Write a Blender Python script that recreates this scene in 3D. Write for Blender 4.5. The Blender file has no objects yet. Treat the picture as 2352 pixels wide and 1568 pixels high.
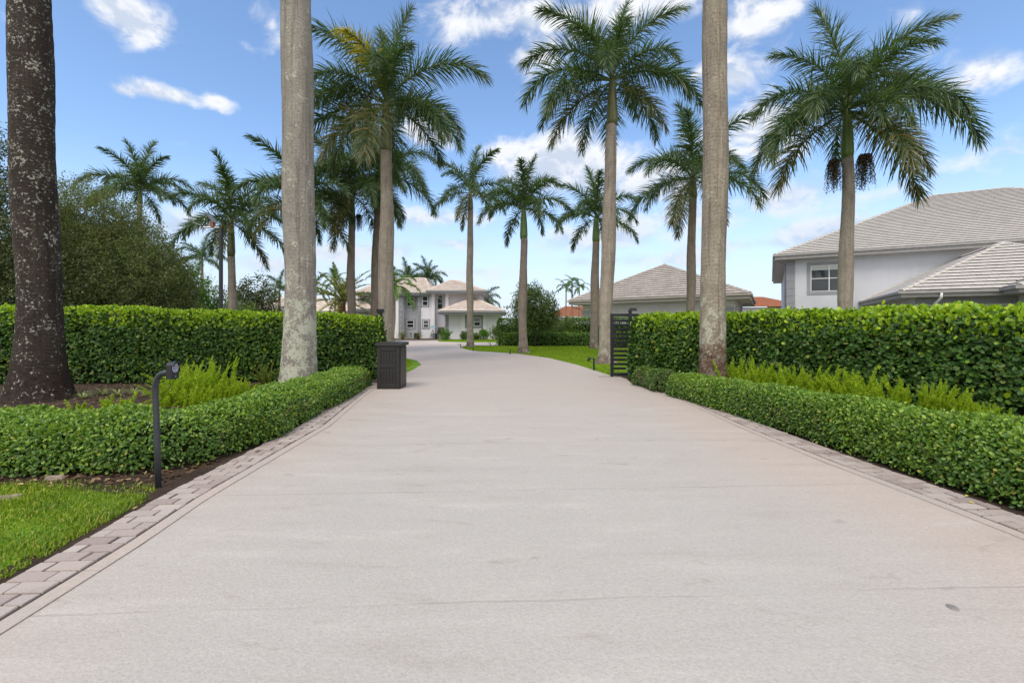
import bpy, math, random
import numpy as np
from mathutils import Vector, Matrix

# ------------------------------------------------------------------ camera, world, sun, exposure
SC = bpy.context.scene
C = SC.collection
F, CX, HOR, CH = 1045.0, 1176.0, 745.0, 1.30      # focal length and horizon in units of a 2352 px wide picture; eye height
cam_d = bpy.data.cameras.new("camera"); cam = bpy.data.objects.new("camera", cam_d); C.objects.link(cam)
cam.location = (0, 0, CH); cam.rotation_euler = (math.radians(90), 0, 0)
cam_d.sensor_width = 36; cam_d.lens = F / 2352 * 36
cam_d.shift_y = -(784 - HOR) / 2352
cam_d.clip_start = 0.05; cam_d.clip_end = 3000
SC.camera = cam
SC.view_settings.view_transform = 'Standard'; SC.view_settings.look = 'None'
SC.view_settings.gamma = 1; SC.view_settings.use_curve_mapping = False
SC.view_settings.exposure = 0.70
SUN_EL, SUN_AZ = math.radians(58), math.radians(205)    # azimuth clockwise from +Y: behind the camera, a little to the left
sun_d = bpy.data.lights.new("sun", 'SUN'); sun = bpy.data.objects.new("sun", sun_d); C.objects.link(sun)
sun_d.energy = 1.5; sun_d.angle = math.radians(26); sun_d.color = (1.0, 0.93, 0.82)
sd = Vector((math.sin(SUN_AZ) * math.cos(SUN_EL), math.cos(SUN_AZ) * math.cos(SUN_EL), math.sin(SUN_EL)))
sun.rotation_euler = sd.to_track_quat('Z', 'Y').to_euler(); sun.location = (0, 0, 60)


class NT:
    def __init__(self, tree):
        self.t = tree; tree.nodes.clear()

    def n(self, typ, _p=None, **ins):
        nd = self.t.nodes.new(typ)
        for k, v in (_p or {}).items(): setattr(nd, k, v)
        for k, v in ins.items():
            k = int(k[1:]) if k[0] == 'i' and k[1:].isdigit() else k.replace('_', ' ')
            s = nd.inputs[k]
            if hasattr(v, 'outputs'): v = v.outputs[0]
            if isinstance(v, bpy.types.NodeSocket): self.t.links.new(v, s)
            else: s.default_value = v
        return nd

    def m(self, op, a, b=0.0, c=None, clamp=False):
        kw = dict(i0=a, i1=b)
        if c is not None: kw['i2'] = c
        return self.n('ShaderNodeMath', dict(operation=op, use_clamp=clamp), **kw).outputs[0]

    def vm(self, op, a, b=(0, 0, 0)):
        return self.n('ShaderNodeVectorMath', dict(operation=op), i0=a, i1=b).outputs[0]

    def mix(self, f, a, b, mode='MIX'):
        nd = self.n('ShaderNodeMix', dict(data_type='RGBA', blend_type=mode))
        for i, v in ((0, f), (6, a), (7, b)):
            s = nd.inputs[i]
            if hasattr(v, 'outputs'): v = v.outputs[0]
            if isinstance(v, bpy.types.NodeSocket): self.t.links.new(v, s)
            else: s.default_value = v if i == 0 else (tuple(v) + (1,))[:4]
        return nd.outputs[2]

    def ramp(self, f, stops, interp='LINEAR'):
        nd = self.n('ShaderNodeValToRGB', Fac=f); r = nd.color_ramp; r.interpolation = interp
        while len(r.elements) < len(stops): r.elements.new(0.5)
        for e, (p, c) in zip(r.elements, stops):
            e.position = p; e.color = (c, c, c, 1) if isinstance(c, (int, float)) else (tuple(c) + (1,))[:4]
        return nd.outputs[0]

    def noise(self, vec, scale, detail=4, rough=0.55, dist=0.0):
        return self.n('ShaderNodeTexNoise', None, Vector=vec, Scale=scale, Detail=detail, Roughness=rough, Distortion=dist).outputs[0]

    def sstep(self, v, a, b):
        return self.n('ShaderNodeMapRange', dict(interpolation_type='SMOOTHSTEP', clamp=True), Value=v, i1=a, i2=b, i3=0.0, i4=1.0).outputs[0]

    def mscale(self, vec, s):
        return self.n('ShaderNodeMapping', None, Vector=vec, Scale=s).outputs[0]


world = bpy.data.worlds.new("World"); SC.world = world; world.use_nodes = True


def build_world():
    t = NT(world.node_tree)
    sky = t.n('ShaderNodeTexSky', dict(sky_type='NISHITA', sun_disc=False, sun_elevation=SUN_EL, sun_rotation=SUN_AZ,
                                       altitude=0, air_density=1.0, dust_density=0.15, ozone_density=3.0))
    blue = t.n('ShaderNodeHueSaturation', None, Hue=0.500, Saturation=1.02, Value=1.46, Fac=1.0, Color=sky).outputs[0]
    d = t.n('ShaderNodeTexCoord').outputs['Generated']
    s = t.n('ShaderNodeSeparateXYZ', None, i0=d)
    az = t.m('ARCTAN2', s.outputs[0], s.outputs[1]); el = t.m('ARCSINE', s.outputs[2])
    clouds = [  # picture x, y of the centre, half sizes, strength
        (305, 45, 110, 66, 1.0), (250, 10, 90, 50, .8), (390, 218, 120, 27, .95), (285, 207, 48, 20, .7), (500, 234, 60, 27, .85), (625, 55, 60, 80, .75),
        (1200, 40, 260, 60, .95), (1480, 10, 260, 60, .95), (1760, 25, 140, 80, 1.0), (1240, 120, 80, 60, 1.0),
        (2270, 165, 130, 75, 1.0), (2100, 30, 60, 40, .3), (1330, 390, 260, 110, 1.0), (1520, 420, 260, 95, .95), (1180, 350, 90, 50, .8),
        (1740, 300, 150, 120, .95), (1790, 455, 170, 55, 1.0), (1560, 500, 280, 50, .85), (1400, 540, 260, 34, .7), (1020, 500, 150, 32, .75), (1040, 560, 110, 26, .9),
        (880, 575, 160, 24, .7), (760, 580, 130, 30, .8), (960, 290, 60, 50, .8), (390, 520, 130, 40, .7), (640, 610, 160, 28, .7),
        (1080, 625, 160, 20, .5), (1900, 530, 210, 38, .85), (2050, 440, 160, 40, .5), (1740, 560, 220, 26, .6), (1450, 600, 300, 24, .55),
        (2250, 360, 130, 40, .3), (560, 95, 40, 25, .4), (1690, 180, 110, 60, .75), (1010, 320, 60, 26, .5), (1300, 560, 200, 26, .4)]
    field = None
    for (px, py, rx, ry, w) in clouds:
        dx = px - CX
        a0 = math.atan2(dx, F); e0 = math.atan2(HOR - py, math.hypot(F, dx))
        k = math.cos(a0)
        qa = t.m('MULTIPLY', t.m('SUBTRACT', az, a0), F / (rx * k * k))
        qe = t.m('MULTIPLY', t.m('SUBTRACT', el, e0), F / (ry * k * math.cos(e0)))
        r = t.m('SQRT', t.m('ADD', t.m('MULTIPLY', qa, qa), t.m('MULTIPLY', qe, qe)))
        v = t.m('MULTIPLY', t.m('SUBTRACT', 1.0, r), w)
        field = v if field is None else t.n('ShaderNodeMath', dict(operation='SMOOTH_MAX'), i0=field, i1=v, i2=0.15).outputs[0]
    back = t.m('MULTIPLY', t.m('MAXIMUM', t.sstep(s.outputs[1], 0.40, 0.0), t.sstep(el, 0.80, 1.05)), 0.85)          # unseen cloud behind the camera and overhead, added to whiten the ambient light
    field = t.m('MAXIMUM', field, t.m('SUBTRACT', back, 0.2))

    def fbm(off):
        v = t.n('ShaderNodeCombineXYZ', None, i0=az, i1=t.m('MULTIPLY', t.m('ADD', el, off), 1.5), i2=0.37).outputs[0]
        a = t.noise(v, 9.0, 9, 0.60, 0.35)
        return a
    n1, n2 = fbm(0.0), fbm(0.022)
    dens = t.sstep(t.m('ADD', t.m('MULTIPLY', field, 1.08), t.m('MULTIPLY', t.m('SUBTRACT', n1, 0.5), 2.2)), 0.00, 0.80)
    lit = t.sstep(t.m('SUBTRACT', n1, n2), -0.10, 0.085)
    core = t.sstep(field, 0.15, 0.95)
    lit = t.m('SUBTRACT', lit, t.m('MULTIPLY', t.m('MULTIPLY', core, t.sstep(n1, .40, .62)), 0.38), clamp=True)
    low = t.sstep(el, 0.36, 0.10)                                             # low clouds are seen through more air
    white = t.mix(low, (6.6, 6.6, 6.7), (5.3, 5.35, 5.55))
    grey = t.mix(low, (4.0, 4.5, 5.4), (3.5, 4.1, 5.1))
    ccol = t.mix(lit, grey, white)
    ccol = t.mix(t.sstep(s.outputs[1], 0.3, -0.3), ccol, (10.5, 10.2, 9.8))      # unseen rear cloud brightened towards the sun as added frontal fill
    dens = t.m('MULTIPLY', dens, t.mix(low, (0.96,) * 3, (0.75,) * 3))
    hz = t.m('MULTIPLY', t.sstep(el, 0.32, 0.0), 0.88)                       # pale haze above the horizon
    blue = t.mix(hz, blue, (4.35, 4.9, 6.0))
    bg = t.n('ShaderNodeBackground', None, Color=t.mix(dens, blue, ccol), Strength=0.1)
    t.n('ShaderNodeOutputWorld', None, Surface=bg)


build_world()
world.cycles.sampling_method = 'MANUAL'; world.cycles.sample_map_resolution = 512


# ------------------------------------------------------------------ picture helpers
def G(px, py):                      # ground point under a picture point
    Y = F * CH / (py - HOR); return ((px - CX) * Y / F, Y)


def at(px, py, Y):                  # point at depth Y
    return ((px - CX) * Y / F, Y, CH + (HOR - py) * Y / F)


# ------------------------------------------------------------------ mesh helpers
def mesh_np(name, V, faces_list, mats, mi=None, smooth=False):
    """faces_list: list of int arrays (m,3) or (m,4) -> one mesh."""
    me = bpy.data.meshes.new(name)
    V = np.asarray(V, dtype=np.float32).reshape(-1, 3)
    loops = np.concatenate([np.asarray(f, dtype=np.int32).ravel() for f in faces_list])
    sizes = np.concatenate([np.full(len(f), np.asarray(f).shape[1], dtype=np.int32) for f in faces_list])
    starts = np.concatenate([[0], np.cumsum(sizes)[:-1]]).astype(np.int32)
    me.vertices.add(len(V)); me.vertices.foreach_set('co', V.ravel())
    me.loops.add(len(loops)); me.loops.foreach_set('vertex_index', loops)
    me.polygons.add(len(sizes)); me.polygons.foreach_set('loop_start', starts); me.polygons.foreach_set('loop_total', sizes)
    if mi is not None: me.polygons.foreach_set('material_index', np.asarray(mi, dtype=np.int32))
    me.polygons.foreach_set('use_smooth', np.full(len(sizes), bool(smooth)))
    me.update(calc_edges=True)
    for m in (mats if isinstance(mats, (list, tuple)) else [mats]): me.materials.append(m)
    return me


def link(name, me, parent=None, loc=None):
    o = bpy.data.objects.new(name, me); C.objects.link(o)
    if parent is not None: o.parent = parent
    if loc is not None: o.location = loc
    return o


def tag(o, label=None, cat=None, group=None, kind=None):
    if label: o['label'] = label
    if cat: o['category'] = cat
    if group: o['group'] = group
    if kind: o['kind'] = kind
    return o


def thing(name, label, cat, loc=(0, 0, 0), group=None, rz=0.0):
    o = bpy.data.objects.new(name, None); C.objects.link(o); o.empty_display_size = 0.2
    o.location = loc; o.rotation_euler = (0, 0, rz)
    return tag(o, label, cat, group)


class MB:
    """collects faces into one mesh"""
    def __init__(self): self.v = []; self.f = []; self.mi = []

    def add(self, vs, fs, mi=0):
        b = len(self.v); self.v += [tuple(p) for p in vs]
        self.f += [[b + i for i in f] for f in fs]; self.mi += [mi] * len(fs); return self

    def hexa(self, p, mi=0):        # p: 4 bottom (ccw) + 4 top
        return self.add(p, [(3, 2, 1, 0), (4, 5, 6, 7), (0, 1, 5, 4), (1, 2, 6, 5), (2, 3, 7, 6), (3, 0, 4, 7)], mi)

    def box(self, x0, x1, y0, y1, z0, z1, mi=0):
        return self.hexa([(x0, y0, z0), (x1, y0, z0), (x1, y1, z0), (x0, y1, z0), (x0, y0, z1), (x1, y0, z1), (x1, y1, z1), (x0, y1, z1)], mi)

    def bbox(self, x0, x1, y0, y1, z0, z1, b=0.006, mi=0):   # box with chamfered vertical and top edges
        pts = lambda q, z: [(x0 + q, y0, z), (x1 - q, y0, z), (x1, y0 + q, z), (x1, y1 - q, z), (x1 - q, y1, z), (x0 + q, y1, z), (x0, y1 - q, z), (x0, y0 + q, z)]
        ins = [(x0 + b + b, y0 + b, z1), (x1 - b - b, y0 + b, z1), (x1 - b, y0 + 2 * b, z1), (x1 - b, y1 - 2 * b, z1), (x1 - 2 * b, y1 - b, z1), (x0 + 2 * b, y1 - b, z1), (x0 + b, y1 - 2 * b, z1), (x0 + b, y0 + 2 * b, z1)]
        v = pts(b, z0) + pts(b, z1 - b) + ins
        f = [tuple(range(7, -1, -1)), tuple(range(16, 24))]
        for k in range(8):
            j = (k + 1) % 8; f += [(k, j, 8 + j, 8 + k), (8 + k, 8 + j, 16 + j, 16 + k)]
        return self.add(v, f, mi)

    def tube(self, pts, rad, n=10, mi=0, cap=True):
        pts = [Vector(p) for p in pts]; k = len(pts)
        if not hasattr(rad, '__len__'): rad = [rad] * k
        ref = None; vs = []
        for i, p in enumerate(pts):
            T = (pts[min(i + 1, k - 1)] - pts[max(i - 1, 0)]).normalized()
            if ref is None:
                ref = Vector((1, 0, 0)) if abs(T.x) < 0.8 else Vector((0, 1, 0))
            u = (ref - T * ref.dot(T)).normalized(); ref = u; w = T.cross(u)
            for a in range(n):
                th = 2 * math.pi * a / n
                vs.append(p + u * (rad[i] * math.cos(th)) + w * (rad[i] * math.sin(th)))
        fs = [(i * n + a, i * n + (a + 1) % n, (i + 1) * n + (a + 1) % n, (i + 1) * n + a) for i in range(k - 1) for a in range(n)]
        if cap: fs += [tuple(range(n - 1, -1, -1)), tuple((k - 1) * n + a for a in range(n))]
        return self.add(vs, fs, mi)

    def build(self, name, mats, parent=None, smooth=False, off=None):
        me = bpy.data.meshes.new(name)
        vs = self.v
        if off is not None: vs = [(p[0] - off[0], p[1] - off[1], p[2] - off[2]) for p in vs]
        me.from_pydata(vs, [], self.f)
        me.polygons.foreach_set('material_index', self.mi)
        if smooth: me.polygons.foreach_set('use_smooth', [True] * len(self.f))
        for m in (mats if isinstance(mats, (list, tuple)) else [mats]): me.materials.append(m)
        me.update()
        return link(name, me, parent)


# ------------------------------------------------------------------ materials
MAT = {}


def newmat(name):
    m = bpy.data.materials.new(name); m.use_nodes = True; MAT[name] = m
    return m, NT(m.node_tree)


def out(t, sh): t.n('ShaderNodeOutputMaterial', None, Surface=sh)


def bsdf(t, col, rough=0.6, spec=0.4, normal=None, metal=0.0):
    kw = dict(Base_Color=col if not isinstance(col, tuple) else (col + (1,))[:4], Roughness=rough, Metallic=metal)
    kw['Specular_IOR_Level'] = spec
    if normal is not None: kw['Normal'] = normal
    return t.n('ShaderNodeBsdfPrincipled', None, **kw)


def obj_co(t): return t.n('ShaderNodeTexCoord').outputs['Object']


def bump(t, h, strength, dist, normal=None):
    kw = dict(Height=h, Strength=strength, Distance=dist)
    if normal is not None: kw['Normal'] = normal
    return t.n('ShaderNodeBump', None, **kw).outputs[0]


def leaf_mat(name, stops, rough=0.42, spec=0.4, trans=0.25, tcol=None, vary=0.0):
    m, t = newmat(name)
    r = t.n('ShaderNodeNewGeometry').outputs['Random Per Island']
    col = t.ramp(r, stops)
    if vary:
        w = t.noise(obj_co(t), 1.1, 2)
        col = t.mix(t.sstep(w, 0.35, 0.65), col, t.mix(1.0, col, (1 + vary, 1 + vary * .7, 1 - vary * .5), 'MULTIPLY'))
    b = bsdf(t, col, rough, spec)
    tr = t.n('ShaderNodeBsdfTranslucent', None, Color=t.mix(1.0, col, (1.5, 1.5, 0.7), 'MULTIPLY'))
    out(t, t.n('ShaderNodeMixShader', None, i0=trans, i1=b, i2=tr))
    return m


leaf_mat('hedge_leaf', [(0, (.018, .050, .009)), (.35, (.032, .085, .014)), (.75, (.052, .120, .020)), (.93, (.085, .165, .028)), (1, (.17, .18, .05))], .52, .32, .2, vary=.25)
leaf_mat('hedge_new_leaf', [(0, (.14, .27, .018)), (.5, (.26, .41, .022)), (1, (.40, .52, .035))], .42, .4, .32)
leaf_mat('low_leaf', [(0, (.030, .075, .012)), (.4, (.062, .140, .022)), (.8, (.11, .21, .032)), (.95, (.19, .29, .045)), (1, (.30, .27, .06))], .42, .42, .2, vary=.3)
leaf_mat('low_new_leaf', [(0, (.11, .22, .03)), (.6, (.19, .32, .04)), (1, (.31, .42, .06))], .42, .42, .28)
leaf_mat('far_hedge_leaf', [(0, (.030, .075, .012)), (.5, (.060, .135, .020)), (1, (.12, .21, .03))], .45, .35, .2)
leaf_mat('fern_leaf', [(0, (.15, .28, .015)), (.5, (.27, .42, .02)), (.9, (.42, .52, .025)), (1, (.50, .46, .03))], .5, .3, .3)
leaf_mat('fern_dull', [(0, (.06, .11, .015)), (.5, (.12, .18, .025)), (1, (.22, .20, .04))], .5, .3, .3)
leaf_mat('strap_leaf', [(0, (.10, .17, .04)), (.5, (.25, .32, .12)), (1, (.45, .46, .26))], .5, .3, .25)
leaf_mat('palm_leaf', [(0, (.030, .065, .024)), (.5, (.055, .105, .036)), (.85, (.085, .145, .050)), (1, (.16, .18, .06))], .36, .5, .32)
leaf_mat('palm_leaf_old', [(0, (.035, .065, .022)), (.45, (.075, .11, .035)), (.85, (.15, .14, .045)), (1, (.24, .16, .06))], .4, .45, .28)
leaf_mat('palm_leaf_yellow', [(0, (.10, .15, .015)), (.4, (.35, .33, .02)), (1, (.60, .47, .03))], .45, .35, .25)
leaf_mat('palm_leaf_young', [(0, (.04, .115, .018)), (.5, (.080, .185, .022)), (1, (.17, .26, .03))], .4, .45, .28)
leaf_mat('date_leaf', [(0, (.06, .10, .02)), (.5, (.15, .18, .03)), (1, (.33, .29, .06))], .45, .4, .2)
leaf_mat('oak_leaf', [(0, (.075, .098, .048)), (.5, (.122, .148, .074)), (.85, (.165, .188, .098)), (1, (.23, .24, .13))], .65, .25, .3, vary=.2)
leaf_mat('oak_leaf_green', [(0, (.06, .10, .03)), (.5, (.11, .165, .05)), (1, (.19, .24, .08))], .6, .25, .3)
leaf_mat('oak_leaf_dark', [(0, (.025, .042, .012)), (.5, (.050, .075, .022)), (1, (.10, .12, .035))], .5, .4, .15)
leaf_mat('bright_leaf', [(0, (.045, .12, .012)), (.5, (.085, .21, .018)), (1, (.16, .30, .03))], .45, .35, .3)
leaf_mat('bush_leaf', [(0, (.042, .080, .022)), (.5, (.080, .140, .036)), (.9, (.14, .195, .05)), (1, (.21, .24, .06))], .45, .4, .25)
leaf_mat('soft_leaf', [(0, (.05, .10, .02)), (.5, (.10, .17, .03)), (1, (.20, .25, .05))], .5, .3, .3)
leaf_mat('grass_blade', [(0, (.075, .145, .014)), (.45, (.13, .23, .020)), (.85, (.21, .30, .036)), (1, (.36, .33, .12))], .5, .3, .3, vary=.45)
leaf_mat('lawn_blade', [(0, (.13, .215, .010)), (.5, (.20, .30, .012)), (1, (.28, .37, .02))], .55, .25, .3)
leaf_mat('mulch_chip', [(0, (.035, .020, .012)), (.5, (.10, .060, .035)), (.85, (.20, .13, .08)), (1, (.36, .27, .16))], .8, .2, .02)
leaf_mat('fruit', [(0, (.035, .032, .022)), (.6, (.075, .065, .042)), (1, (.14, .11, .07))], .6, .3, .05)


def simple(name, col, rough=0.5, spec=0.4, nscale=0, namt=0.15, bumpd=0.0, metal=0.0):
    m, t = newmat(name)
    c = col; nm = None
    if nscale:
        co = obj_co(t); n = t.noise(co, nscale, 6, .6)
        k = t.ramp(n, [(.25, 1 - namt), (.75, 1 + namt)])
        c = t.mix(1.0, col, k, 'MULTIPLY')
        if bumpd: nm = bump(t, t.noise(co, nscale * 6, 3), .6, bumpd)
    out(t, bsdf(t, c, rough, spec, nm, metal)); return m


simple('black_metal', (.012, .013, .016), .42, .45, 8, .25, .0005)
simple('pole_metal', (.035, .038, .045), .50, .45, 14, .25, .0008)
simple('bin_plastic', (.017, .0155, .015), .55, .4, 7, .2, .0006)
simple('bin_plastic_side', (.026, .023, .0225), .42, .5, 7, .2, .0006)
simple('keypad_body', (.014, .015, .018), .45, .45, 10, .2)
simple('keypad_face', (.06, .06, .12), .3, .5)
simple('keypad_key', (.55, .58, .75), .4, .4)
simple('white_frame', (.72, .73, .74), .45, .4)
simple('blind', (.42, .46, .44), .6, .3)
simple('white_trim', (.66, .66, .68), .65, .3, 3, .06)
simple('grey_trim', (.25, .26, .28), .7, .3, 3, .08)
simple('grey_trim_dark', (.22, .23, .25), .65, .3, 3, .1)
simple('quoin_grey', (.235, .245, .265), .7, .3, 3, .08)
simple('gutter', (.30, .29, .29), .5, .4, 4, .15)
simple('gutter_garage', (.36, .33, .30), .55, .4, 4, .12)
simple('soffit', (.45, .43, .42), .7, .3)
simple('orange_clay', (.48, .20, .11), .7, .3, 6, .25)
simple('solar_panel', (.16, .17, .19), .3, .5)
simple('rust_clay', (.26, .10, .05), .6, .3)
simple('pale_metal', (.55, .55, .56), .35, .5, 0, 0, 0, .6)
simple('bark_dark', (.055, .045, .035), .85, .2, 9, .4, .01)
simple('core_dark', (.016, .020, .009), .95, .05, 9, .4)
simple('stem_brown', (.11, .075, .05), .85, .2, 12, .4)
simple('rachis', (.085, .13, .035), .5, .4)
simple('yellow_leaf', (.50, .42, .04), .6, .3)
simple('dry_leaf', (.42, .28, .13), .7, .2)
simple('stone', (.26, .21, .17), .9, .2, 20, .3, .01)
simple('cover_metal', (.20, .19, .18), .6, .4, 30, .3, .002)
simple('blue_sign', (.35, .50, .62), .6, .3)

# window glass: dark room behind a glossy pane
m, t = newmat('glass_dark'); out(t, bsdf(t, t.mix(t.noise(obj_co(t), .9, 3), (.006, .008, .010), (.035, .045, .055)), .04, .55))


def stucco(name, col, bscale=55):
    m, t = newmat(name); co = obj_co(t)
    n = t.noise(co, .55, 5, .6); k = t.ramp(n, [(.3, .93), (.7, 1.05)])
    st = t.noise(t.mscale(co, (3, 3, .35)), 1.0, 5, .65)
    c = t.mix(1.0, col, k, 'MULTIPLY'); c = t.mix(t.m('MULTIPLY', t.sstep(st, .52, .75), .16), c, (.30, .29, .28))
    h = t.noise(co, bscale, 4, .65)
    out(t, bsdf(t, c, .85, .2, bump(t, h, .7, .006))); return m


stucco('stucco_white', (.63, .62, .67))
stucco('stucco_grey', (.35, .36, .395))
stucco('stucco_right', (.50, .515, .56))
stucco('stucco_garage', (.66, .65, .67))


def roofmat(name, stops, stain=.3):
    m, t = newmat(name); co = obj_co(t)
    r = t.n('ShaderNodeNewGeometry').outputs['Random Per Island']
    c = t.ramp(r, stops)
    n = t.noise(co, .8, 6, .65); c = t.mix(t.m('MULTIPLY', t.sstep(n, .45, .75), stain), c, (.16, .145, .13))
    g = t.noise(co, 22, 4, .7); c = t.mix(1.0, c, t.ramp(g, [(.3, .85), (.7, 1.12)]), 'MULTIPLY')
    out(t, bsdf(t, c, .8, .25, bump(t, g, .4, .004))); return m


roofmat('roof_beige', [(0, (.50, .415, .355)), (.5, (.575, .48, .415)), (1, (.64, .55, .485))], .18)
roofmat('roof_greige', [(0, (.33, .285, .26)), (.5, (.365, .32, .295)), (1, (.40, .36, .335))], .25)
roofmat('roof_grey', [(0, (.42, .395, .372)), (.5, (.44, .415, .392)), (1, (.465, .44, .418))], .18)


# driveway: coated concrete with a pitted skin, worn pinkish towards its edges and beyond the gate
def drive_material():
    m, t = newmat('drive_concrete'); co = obj_co(t); s = t.n('ShaderNodeSeparateXYZ', None, i0=co)
    x, y = s.outputs[0], s.outputs[1]
    big = t.noise(co, .55, 6, .62, .4)
    streak = t.noise(t.mscale(co, (.55, 3.2, 1)), 1.5, 7, .66, .3)
    fine = t.noise(co, 60, 5, .7)
    edge = t.sstep(t.m('ADD', t.m('ABSOLUTE', x), t.m('MULTIPLY', t.m('SUBTRACT', big, .5), 1.9)), 1.15, 2.75)
    far = t.sstep(t.m('ADD', y, t.m('MULTIPLY', t.m('SUBTRACT', big, .5), 7.0)), 3.2, 9.5)
    pink = t.m('MAXIMUM', t.m('MULTIPLY', edge, .85), t.m('MULTIPLY', far, .72))
    c = t.mix(pink, (.388, .367, .347), (.425, .358, .320))
    faded = t.sstep(y, 12, 24); c = t.mix(faded, c, (.49, .425, .385))
    c = t.mix(t.m('MULTIPLY', t.sstep(streak, .50, .80), .45), c, (.50, .475, .455))
    c = t.mix(t.m('MULTIPLY', t.sstep(streak, .46, .24), .36), c, (.30, .25, .22))
    blot = t.noise(t.mscale(co, (1, 2.4, 1)), 2.6, 4, .5, .8)
    c = t.mix(t.m('MULTIPLY', t.sstep(blot, .62, .78), .50), c, (.25, .195, .17))
    c = t.mix(t.m('MULTIPLY', t.sstep(blot, .30, .18), .40), c, (.52, .50, .48))
    c = t.mix(1.0, c, t.ramp(fine, [(.25, .86), (.75, 1.12)]), 'MULTIPLY')
    # sawn control joints across the drive, interrupted where the coating has filled them
    wob = t.m('MULTIPLY', t.m('SUBTRACT', t.noise(co, 1.4, 3), .5), .06)
    per = t.m('ABSOLUTE', t.m('SUBTRACT', t.m('MODULO', t.m('ADD', t.m('ADD', y, t.m('MULTIPLY', x, -.05)), t.m('ADD', wob, 20 - 2.245)), 1.42), .71))
    jd = t.m('SUBTRACT', .71, per)
    jm = t.m('MULTIPLY', t.sstep(jd, .014, .003), t.sstep(t.noise(co, .8, 2), .36, .52))
    c = t.mix(t.m('MULTIPLY', jm, .19), c, (.20, .17, .15))
    vor = t.n('ShaderNodeTexVoronoi', dict(feature='SMOOTH_F1'), Vector=t.vm('ADD', co, t.vm('SCALE', (0, 0, 0))), Scale=85, Smoothness=.5, Randomness=1.0).outputs['Distance']
    pit = t.m('ADD', t.m('MULTIPLY', vor, .9), t.m('MULTIPLY', t.noise(co, 95, 3, .6), .7))
    c = t.mix(t.m('MULTIPLY', t.sstep(pit, .72, .40), .25), c, (.24, .215, .195))
    h = t.m('SUBTRACT', pit, t.m('MULTIPLY', jm, 1.2))
    nm = bump(t, h, .34, .0045); nm = bump(t, big, .3, .02, nm)
    out(t, bsdf(t, c, t.ramp(streak, [(.3, .55), (.7, .78)]), .35, nm))


drive_material()


def paver_material():
    m, t = newmat('paver'); co = obj_co(t)
    r = t.n('ShaderNodeNewGeometry').outputs['Random Per Island']
    c = t.ramp(r, [(0, (.29, .24, .225)), (.3, (.35, .295, .275)), (.6, (.395, .34, .315)), (.85, (.37, .325, .31)), (1, (.43, .375, .345))])
    n = t.noise(co, 3, 6, .65); c = t.mix(t.m('MULTIPLY', t.sstep(n, .5, .75), .45), c, (.17, .135, .12))
    g = t.noise(co, 120, 4, .7); c = t.mix(1.0, c, t.ramp(g, [(.25, .8), (.75, 1.15)]), 'MULTIPLY')
    out(t, bsdf(t, c, .85, .25, bump(t, g, .6, .003)))


paver_material()


def ribbon_material():
    m, t = newmat('ribbon_concrete'); co = obj_co(t)
    n = t.noise(co, 1.6, 6, .65); g = t.noise(co, 70, 4, .7)
    c = t.mix(t.sstep(n, .35, .7), (.41, .35, .315), (.38, .34, .315)); c = t.mix(1.0, c, t.ramp(g, [(.25, .82), (.75, 1.14)]), 'MULTIPLY')
    out(t, bsdf(t, c, .8, .3, bump(t, g, .5, .004)))


ribbon_material()
simple('tile_shade_dirt', (.045, .038, .033), .9, .1, 4, .3)  # dark tile butts: shade of the gap under each course, plus dirt, as colour
simple('joint_dark', (.075, .058, .05), .95, .1, 25, .5)


def ground_mats():
    m, t = newmat('grass_ground'); co = obj_co(t)
    n = t.noise(co, .8, 5, .6); g = t.noise(t.mscale(co, (1, .6, 1)), 28, 5, .75)
    c = t.mix(t.sstep(n, .3, .7), (.115, .225, .012), (.155, .285, .016)); c = t.mix(1.0, c, t.ramp(g, [(.25, .55), (.75, 1.35)]), 'MULTIPLY')
    out(t, bsdf(t, c, .8, .15, bump(t, g, .8, .03)))
    m, t = newmat('rough_ground'); co = obj_co(t)
    n = t.noise(co, .5, 6, .65); g = t.noise(co, 14, 5, .75)
    c = t.mix(t.sstep(n, .3, .7), (.12, .14, .06), (.20, .18, .12)); c = t.mix(1.0, c, t.ramp(g, [(.25, .7), (.75, 1.3)]), 'MULTIPLY')
    out(t, bsdf(t, c, .9, .15, bump(t, g, .8, .03)))
    m, t = newmat('soil'); co = obj_co(t)
    n = t.noise(co, 2.2, 7, .7); g = t.noise(co, 38, 6, .75)
    c = t.mix(t.sstep(n, .3, .7), (.045, .032, .024), (.085, .060, .045)); c = t.mix(1.0, c, t.ramp(g, [(.25, .5), (.75, 1.5)]), 'MULTIPLY')
    out(t, bsdf(t, c, .95, .15, bump(t, g, 1.0, .03)))


ground_mats()


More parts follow.
